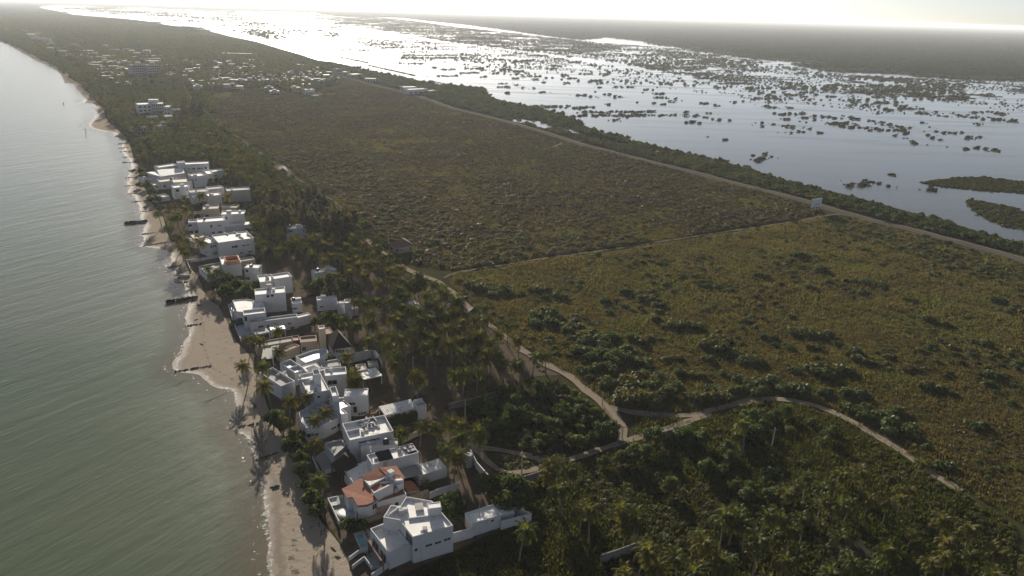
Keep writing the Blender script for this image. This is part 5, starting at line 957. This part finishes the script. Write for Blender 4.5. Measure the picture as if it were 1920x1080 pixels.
# lagoon mangroves
def isl(x, y, wpx, s, hk=1.0):
    a = G(x-wpx/2, y+(.5 if wpx > 6 else 0)); b = G(x+wpx/2, y); L = np.hypot(*(b-a)); n = max(1, int(L/(s*1.3)))
    for i in range(n):
        t = (i+.5)/n; c = a*(1-t)+b*t; MANGS.append((c[0]+rng.normal()*s*.3, c[1]+rng.normal()*s*1.3*min(n, 3)/2, s*rng.uniform(.65, 1.3), '', 'x'))
for ox, oy, L in ((1280, 0, [(300, 575, 30), (340, 572, 18), (465, 597, 28), (515, 608, 30), (610, 608, 22), (120, 583, 60), (185, 590, 24), (20, 632, 30), (15, 650, 22), (70, 650, 34), (145, 637, 26), (130, 662, 30), (185, 672, 40), (50, 690, 90), (270, 680, 22), (440, 690, 16), (445, 710, 22), (512, 700, 24), (600, 640, 170), (580, 670, 26), (690, 665, 28), (700, 690, 22), (780, 655, 80), (580, 708, 40), (665, 743, 30), (725, 730, 14), (783, 750, 26), (600, 748, 18), (740, 675, 18), (870, 665, 40), (945, 657, 28), (880, 695, 150), (980, 675, 50), (930, 715, 60), (1050, 678, 30), (1085, 685, 18), (1130, 688, 20), (1110, 700, 30), (1020, 718, 60), (1060, 735, 26), (1110, 730, 44), (1180, 705, 40), (1210, 735, 120), (1222, 715, 40), (1280, 720, 26), (1260, 752, 60), (1200, 765, 18), (1350, 690, 26), (1425, 630, 20), (1435, 650, 18), (1480, 655, 26), (1545, 648, 14), (1575, 655, 22), (1620, 660, 50), (1645, 635, 24), (1680, 670, 40), (1650, 698, 26), (1690, 632, 22), (1750, 632, 50), (1800, 642, 44), (1760, 672, 44), (1840, 680, 60), (1450, 743, 50), (1500, 745, 34), (1565, 747, 18), (1630, 773, 100), (1410, 775, 26), (1445, 785, 24), (1375, 760, 12), (1297, 803, 36), (1590, 840, 18), (1680, 833, 86), (1770, 850, 14), (232, 790, 8), (248, 786, 14), (397, 872, 34), (430, 892, 60), (480, 876, 40), (1040, 1032, 200), (930, 1045, 34), (1185, 985, 30), (460, 555, 180), (490, 540, 60), (625, 535, 80), (1530, 557, 90), (1385, 545, 60), (1150, 620, 60), (1120, 580, 90), (1300, 612, 110), (1240, 597, 60), (1350, 637, 70), (1100, 640, 20), (1385, 715, 8), (1035, 590, 24), (1090, 545, 60), (960, 575, 26), (840, 545, 60), (300, 470, 200), (420, 495, 160), (140, 440, 120), (700, 520, 90), (1000, 520, 160), (1200, 505, 160), (870, 480, 120), (620, 500, 120), (1390, 1060, 90)]),
                  (640, 0, [(910, 470, 50), (915, 490, 80), (985, 478, 34), (1020, 495, 16), (940, 525, 28), (1085, 497, 14), (1125, 518, 34), (1140, 465, 26), (1270, 467, 38), (1180, 600, 190), (1360, 605, 130), (1340, 650, 90), (1560, 630, 420), (1560, 650, 300), (1800, 650, 170), (1545, 675, 40), (1505, 590, 22), (1620, 490, 38), (1560, 490, 50), (1725, 505, 46), (1790, 527, 60), (1790, 550, 36), (1832, 470, 30), (1495, 530, 44), (1355, 537, 60), (1405, 545, 26), (1550, 545, 50), (1430, 518, 16), (1457, 493, 20), (1665, 577, 18), (1690, 522, 14), (1760, 580, 30), (1805, 585, 24), (1857, 570, 22), (1885, 560, 16), (1895, 455, 60), (1420, 455, 36), (1457, 470, 28), (1300, 440, 60), (1375, 415, 80), (1480, 415, 60), (1180, 387, 60), (1210, 370, 60), (930, 390, 40), (890, 335, 40), (1100, 312, 130), (950, 310, 70), (1285, 318, 36), (1220, 330, 60), (1320, 352, 60), (1397, 365, 26), (1330, 300, 40), (1000, 345, 80), (1060, 340, 40), (738, 264, 56), (385, 218, 40), (430, 225, 26), (310, 236, 70), (800, 432, 30), (720, 410, 100), (600, 427, 120), (600, 390, 90), (420, 357, 90), (340, 355, 30), (525, 380, 30), (750, 385, 100), (800, 392, 30), (865, 413, 30), (980, 440, 40), (1000, 400, 60), (1035, 430, 50), (1095, 450, 30), (1110, 430, 40), (560, 310, 440), (480, 325, 280), (640, 325, 200), (760, 215, 220), (820, 235, 240), (700, 222, 160), (1250, 280, 120), (900, 262, 100), (80, 222, 60), (120, 215, 40), (200, 250, 100), (280, 268, 120), (30, 280, 60), (130, 283, 60), (0, 285, 40)])):
    for x, y, wz in L: isl(ox+x/3, oy+y/3, wz/3, 2.3 if y > 400 else 2.9)
for (a, b, s) in (((693, 123), (779, 142), 2.4), ((808, 152), (862, 163), 2.0), ((635, 107), (690, 118), 2.6)):
    L = GP([a, b]); n = int(np.hypot(*(L[1]-L[0]))/3.0)
    for i in range(n): c = L[0]+(L[1]-L[0])*i/n; MANGS.append((c[0]+rng.normal()*.5, c[1]+rng.normal()*.5, s*rng.uniform(.5, 1), '', 'x'))
MAR = GP([(600, 25), (760, 37), (850, 50), (960, 62), (1100, 78), (1280, 92), (1330, 100), (1440, 116), (1550, 138), (1700, 146), (1940, 158), (1940, 190), (1700, 182), (1500, 172), (1320, 150), (1150, 115), (980, 95), (840, 78), (700, 55), (560, 33)])
P = grid_pts(MAR, 15); P = P[inview(P)]; nn = vnoise(P, 120, 81)*.5+vnoise(P, 38, 82)*.5; P = P[nn > .53]
MIDB = GP([(640, 70), (840, 80), (980, 97), (1320, 152), (1500, 174), (1920, 190), (1920, 225), (1500, 205), (1280, 170), (950, 140), (760, 110)])
PS = grid_pts(MAR, 9); PS = PS[inview(PS)]; nn = vnoise(PS, 80, 87)*.5+vnoise(PS, 20, 88)*.5; PS = PS[nn > .52]
PM = grid_pts(MIDB, 8); PM = PM[inview(PM)]; nn = vnoise(PM, 70, 95)*.55+vnoise(PM, 16, 96)*.45; PM = PM[nn > .63]
P2 = grid_pts(MIDB, 15); P2 = P2[inview(P2)]; nn = vnoise(P2, 90, 85)*.5+vnoise(P2, 25, 86)*.5; P2 = P2[nn > .60]
FARW = GP([(200, 8), (330, 10), (560, 33), (640, 45), (640, 70), (560, 85), (400, 50), (250, 30), (100, 18)]); P3 = grid_pts(FARW, 26); P3 = P3[inview(P3)]; P3 = P3[(vnoise(P3, 300, 91)*.5+vnoise(P3, 70, 92)*.5) > .60]
for Pq, s in ((P, 3.6), (P2, 2.7), (P3, 6), (PS, 1.5), (PM, 1.2)):
    for p in Pq: MANGS.append((p[0], p[1], s*rng.uniform(.5, 1.3), '', 'x'))
for q in list(MANGS[:900]):
    for _ in range(int(rng.integers(0, 4))): MANGS.append((q[0]+rng.normal()*q[2]*2.2, q[1]+rng.normal()*q[2]*2.6, q[2]*rng.uniform(.2, .55), '', 'x'))
inl_ = inpoly([q[:2] for q in MANGS], LAGP); MANGS = [q for q, t in zip(MANGS, inl_) if t]
def mang_label(q):
    d = math.hypot(q[0], q[1]); sz = 'large' if q[2] > 2.9 else 'small' if q[2] < 2.0 else 'round'; side = 'nearest the highway' if d < 620 else 'in the open middle' if d < 800 else 'towards the far marsh'
    b = 'off the two marsh islets' if q[0] > 330 else 'right of the billboard' if q[0] > 190 else 'left of the billboard'
    return f'{sz} dark mangrove in the lagoon {side}, {b}'
ma, mb = split(MANGS, 300)
for q in ma:
    lab = mang_label(q); s = q[2]; single('mangrove', MANG[int(rng.integers(5))], q, (s*rng.uniform(.9, 1.25), s*rng.uniform(.85, 1.1), s*rng.uniform(.85, 1.2)), rng.uniform(-.4, .4), lab, 'mangrove', lab)
P = np.array([q[:2] for q in mb]); fill('mangrove_scatter', MANG, P, 0, 0, 'countless smaller mangroves of the far lagoon', sz=1.0, sxy=1.0, sk=np.array([q[2] for q in mb]))
P = grid_pts(MAR, 9); P = P[inview(P)]; P = P[(vnoise(P, 110, 101)*.55+vnoise(P, 26, 102)*.45) > .55]; P = P[inpoly(P, LAGP)]; fill('marsh_mats', MANG+SCRB[:2], P, 3, 6, 'flat mats of marsh plants towards the far shore', sz=.22)
for p in ISLES:
    P = grid_pts(p, 2.2); fill('islet_scrub', MANG+BUSH[:2], P, .9, 2.0, 'scrub covering the marsh islets', z=.08, sz=.85)
# forest to the horizon
FAR1 = GP([(200, 3), (333, 6.5), (433, 11), (500, 16), (567, 21), (640, 29), (757, 32.5), (847, 42), (890, 46.5), (960, 55.5), (1040, 66), (1087, 72), (1133, 67), (1220, 76), (1250, 84), (1280, 86), (1323, 94), (1440, 110), (1537, 115), (1553, 131), (1640, 133), (1693, 136), (1780, 145), (1847, 146), (1920, 150), (2150, 172), (2150, 62), (1920, 57), (1280, 35), (960, 24), (640, 14), (300, 2.5)])
P = grid_pts(FAR1, 110, .12); d = np.hypot(*P.T); P = P[inview(P, 200) & (d < 12000)]; n = len(P)
mass('forest', FTILE, np.c_[P, np.zeros(n)], np.c_[np.ones((n, 2)), rng.uniform(.8, 1.3, n)], rng.integers(0, 4, n)*math.pi/2, 'unbroken low forest beyond the lagoon reaching the horizon')
EDG = smooth_line(GP([(640, 30), (757, 33.5), (847, 43), (890, 47.5), (960, 56.5), (1040, 67.5), (1087, 73.5), (1133, 68.5), (1220, 77.5), (1250, 85.5), (1280, 87.5), (1323, 95.5), (1440, 111.5), (1537, 117.5), (1553, 132.5), (1640, 134.5), (1693, 137.5), (1780, 146.5), (1847, 147.5), (1920, 151.5), (2000, 158)]), 9)
P = np.concatenate([EDG+rng.normal(size=EDG.shape)*14 for _ in range(3)]); fill('forest_edge', MANG, P, 4, 9, 'ragged mangrove edge of the far forest', sz=.8)
FARL = GP([(-200, 14), (-60, 16), (0, 24), (120, 29), (230, 41), (330, 58), (430, 78), (520, 92), (590, 112), (560, 103), (430, 71), (353, 55), (277, 43), (133, 30), (60, 15), (60, 8), (-200, 2)])
P = grid_pts(FARL, 110, .12); d = np.hypot(*P.T); P = P[inview(P, 200)]; P = P[(dline(P, H_) > 62) & (np.hypot(*P.T) > 1500)]; n = len(P)
if n: mass('forest', FTILE, np.c_[P, np.zeros(n)], np.c_[np.ones((n, 2)), rng.uniform(.8, 1.2, n)], rng.integers(0, 4, n)*math.pi/2, 'low forest between the far coast and the lagoon')
V1b = GP([(330, 56), (430, 76), (520, 92), (600, 117), (583, 123), (540, 110), (497, 98), (440, 83), (380, 68), (330, 58)]); P = grid_pts(V1b, 6); P = P[inview(P) & clear(P, 4, 2)]; fill('mangrove_thicket', BUSH, P, 2, 3.6, 'thicket on the lagoon bank beyond the town')

# ---------------------------------------------------------------- poles, billboard, groynes, sea marks
def pole(px, top, label, arm=True, name='utility_pole', cat='pole', mat='greyc'):
    b = G(*px); d = _f*FOC+_r*(top[0]-960)+_u*(540-top[1]); t = math.hypot(*b)/math.hypot(d[0], d[1]); hh = HC+d[2]*t; hh = max(hh, 4)
    o = empty(name, (*b, 0)); tag(o, label, cat); m = MB(); m.tube([(*b, -.1), (*b, hh)], [.16, .11], 7); m.obj('post', M[mat], o)
    if arm: m = MB(); e = unit(np.array([.8, .3])); m.box(b, e, 1.0, .06, hh-.75, hh-.6); m.obj('crossarm', M['wood'], o)
    return np.array([*b, hh])
POLE = []
for px, tp, lb in (((872, 792), (872, 749), 'tall pale utility pole between the yard palms and the thicket'), ((1447, 838), (1455, 802), 'utility pole with a crossarm in the shadowed woodland'), ((1129, 760), (1129, 745), 'short pole where the dirt road forks'), ((729, 462), (729, 434), 'dark pole in front of the brown hip-roofed hut'), ((978, 888), (981, 847), 'thin pole in the small grass triangle'), ((823, 505), (823, 486), 'pole with a crossarm at the corner of the cross track'), ((708, 615), (708, 588), 'grey pole beside the small tower building'), ((943, 908), (943, 880), 'thin pole at the end of the dirt link road'), ((1166, 823), (1164, 812), 'low post at the dirt junction'), ((1345, 748), (1347, 728), 'thin pole on the meadow side of the curving track')):
    POLE.append(pole(px, tp, lb))
for px, tp, lb in (((519, 131), (518, 108), 'thin tall mast in the far town'), ((258, 106), (258, 90), 'lattice mast behind the apartment towers'), ((797, 152), (797, 138), 'thin mast standing on the lagoon bank'), ((370, 170), (369, 158), 'street lamp at the bend of the coast road'), ((1040, 272), (1040, 262), 'leftmost of the roadside poles at the spur'), ((1052, 274), (1052, 266), 'rightmost of the roadside poles at the spur')):
    pole(px, tp, lb, arm=False, name='mast', mat='metal')
def wire(a, b, label, sag=.8):
    m = MB(); P = [a+(b-a)*t-np.array([0, 0, 4*sag*t*(1-t)]) for t in np.linspace(0, 1, 9)]; m.tube(P, .035, 4); tag(m.obj('overhead_wire', M['black']), label, 'cable')
q = G(775, 672, 7.5); pole((775, 705), (775, 668), 'slim grey pole among the grove palms')
wire(POLE[0]-np.array([0, 0, .3]), np.array([*G(775, 705), 6.8]), 'overhead wire from the tall pale pole into the palm grove')
wire(POLE[4]-np.array([0, 0, .3]), np.array([*G(900, 967), 5]), 'overhead wire down to the garage of the nearest white house')
# billboard
b0, b1 = G(1515.5, 400), G(1539.5, 396.5); o = empty('billboard', (*((b0+b1)/2), 0)); tag(o, 'white roadside billboard on posts beside the highway', 'billboard'); e = unit(b1-b0); L = 8.2; c = (b0+b1)/2
m = MB(); m.box(c, e, L/2, .18, 3.2, 7.8); m.obj('board', M['white'], o)
m = MB(); nr = np.array([e[1], -e[0]]); m.box(c+nr*.22, e, L/2-.55, .03, 3.7, 7.35); pn = m.obj('poster', m_plain('faded_poster', (.50, .56, .62), .7, .1, .8), o)
m = MB(); m.box(c+nr*.27+e*.2, e, 2.5, .02, 4.15, 4.75); m.box(c+nr*.27+e*1.0, e, 1.3, .02, 4.75, 5.15); m.obj('poster_band', M['metal'], pn)
for t in (-2.6, 0, 2.6): m = MB(); m.box(c+e*t-nr*.05, e, .12, .12, -.1, 3.2); m.obj('post', M['metal'], o)
# groynes: rows of posts or dark tubes running into the sea
for i, (a, b, big, lb) in enumerate((((233, 420), (277, 416), 1, 'long dark groyne wall jutting into the sea below the corner balcony house'), ((311, 568), (371, 559), 1, 'thick dark groyne jutting into the sea beside the eroded shore'), ((328, 697), (398, 686), 0, 'low groyne of worn timbers beside the small sandy point'), ((270, 461), (317, 454), 0, 'dark groyne at the lower end of the narrow beach'), ((266, 440), (290, 436), 0, 'short groyne just below the long dark groyne wall'), ((248, 379), (280, 376), 0, 'groyne in front of the blank walled house'), ((238, 364), (259, 363), 0, 'groyne beside the pale beach terrace'), ((234, 349), (251, 348), 0, 'groyne below the beach building'), ((235, 334), (259, 332), 0, 'groyne level with the small beach building'), ((241, 320), (262, 319), 0, 'groyne level with the dark sea-grape clump'), ((230, 305), (255, 304), 0, 'third groyne up from the sea-grape clump'), ((230, 295), (255, 294), 0, 'groyne near the start of the upper beach'), ((224, 285), (243, 284), 0, 'lowest of the three groynes below the sand spit'), ((222, 278), (242, 277), 0, 'middle of the three groynes below the sand spit'), ((222, 270), (240, 270), 0, 'topmost of the three groynes below the sand spit'), ((264, 397), (290, 395), 0, 'groyne just above the long dark groyne wall'), ((347, 612), (380, 607), 0, 'low weedy groyne on the wide near beach'), ((446, 801), (483, 794), 0, 'broken stone groyne where surf breaks below the curved terrace house'), ((480, 862), (522, 850), 0, 'curved weedy groyne on the near beach'), ((506, 915), (524, 911), 0, 'short stub groyne nearest the viewer'), ((315, 503), (340, 497), 0, 'rubble groyne at the eroded corner'), ((332, 531), (352, 529), 0, 'dark timber groyne at the lower eroded corner'), ((159, 193), (176, 194), 0, 'groyne at the far beach above the sand spit'), ((121, 156), (150, 155), 0, 'farthest groyne on the far beach'))):
    A, B = G(*a), G(*b); L = np.hypot(*(B-A)); e = unit(B-A); n = max(int(L/(.45 if big else .5)), 3); m = MB(); R = np.random.default_rng(i); hh = 1.2 if big else .4
    for j in range(n):
        c = A+e*L*(j+.5)/n+R.normal(size=2)*(.05 if big else .12); z1 = hh*R.uniform(.8, 1.15) if big else hh*R.uniform(.5, 1.3); m.tube([(*c, -.2), (*c, z1)], [L/n*.62, L/n*R.uniform(.5, .6)], 6)
    tag(m.obj('groyne', M['groyne']), lb, 'groyne')
for x, y0, y1, lb in ((160, 240, 243, 'top'), (161, 244, 246, 'second'), (161, 248, 250, 'third'), (161, 254, 257, 'lowest')):
    p = G(x, y1); m = MB(); m.tube([(*p, -.2), (*p, .9)], [.22, .16], 6); m.tube([(*p, .9), (p[0]+.3, p[1], 1.1)], [.12, .08], 5); tag(m.obj('sea_post', M['groyne']), lb+' of the four dark posts in the sea off the sand spit', 'post', 'posts off the sand spit')
p = G(119, 195); m = MB(); m.tube([(*p, -.2), (*p, 1.4)], [.45, .3], 7); m.tube([(*p, 1.4), (*p, 2.2)], [.12, .1], 5); tag(m.obj('channel_marker', M['black']), 'single dark channel marker far out in the sea', 'marker')
# driftwood and debris on the beach
for i, (x, y) in enumerate(((625, 1030), (633, 1045), (598, 985), (372, 573), (368, 600), (378, 646), (343, 520), (362, 515), (350, 508), (602, 1000), (583, 990))):
    p = G(x, y); R = np.random.default_rng(i+50); a = R.uniform(0, 3.1); d = np.array([math.cos(a), math.sin(a)])*R.uniform(.5, 1.0); m = MB(); m.tube([(*(p-d), .12), (*(p+d*.1), .22), (*(p+d), .16)], [.07, .12, .05], 6); m.tube([(*p, .2), (p[0]+.5*d[1], p[1]-.5*d[0], .5)], [.06, .02], 5)
    tag(m.obj('driftwood', M['wood']), ('driftwood log on the near sand' if y > 900 else 'driftwood on the sand by the groynes'), 'driftwood', 'driftwood on the near sand' if y > 900 else 'driftwood by the groynes')
p = G(345, 519); m = MB(); m.prism([p+np.array(q) for q in ((-2.2, -.7), (1.4, -.9), (2.4, 0), (1.4, .9), (-2.2, .7))], .1, .9); m.prism([p+np.array(q) for q in ((-1.8, -.5), (1.1, -.6), (1.9, 0), (1.1, .6), (-1.8, .5))], .9, 1.0); tag(m.obj('beached_boat', M['greyc']), 'small boat pulled up at the eroded shore', 'boat')

# ---------------------------------------------------------------- the air
HAZE = True
if HAZE:
    k = NT('haze_air'); v = k.N('ShaderNodeVolumePrincipled', {'Color': (.88, .94, 1.0, 1), 'Density': 6.0e-5, 'Anisotropy': .3}); k.t.links.new(v.outputs[0], k.out.inputs['Volume'])
    m = MB(); B_ = 43500.0; m.prism([(-B_, -900), (B_, -900), (B_, B_), (-B_, B_)], -1.2, HC+3.0); o = m.obj('haze', k.m); tag(o, 'thin pale haze over the whole coast', kind='stuff')
for s in SRC.values(): pass
print('OBJECTS', len(SC.objects), 'palms', len(PALMS), 'trees', len(TREES), 'shrubs', len(SHRUBS), 'mang', len(MANGS))
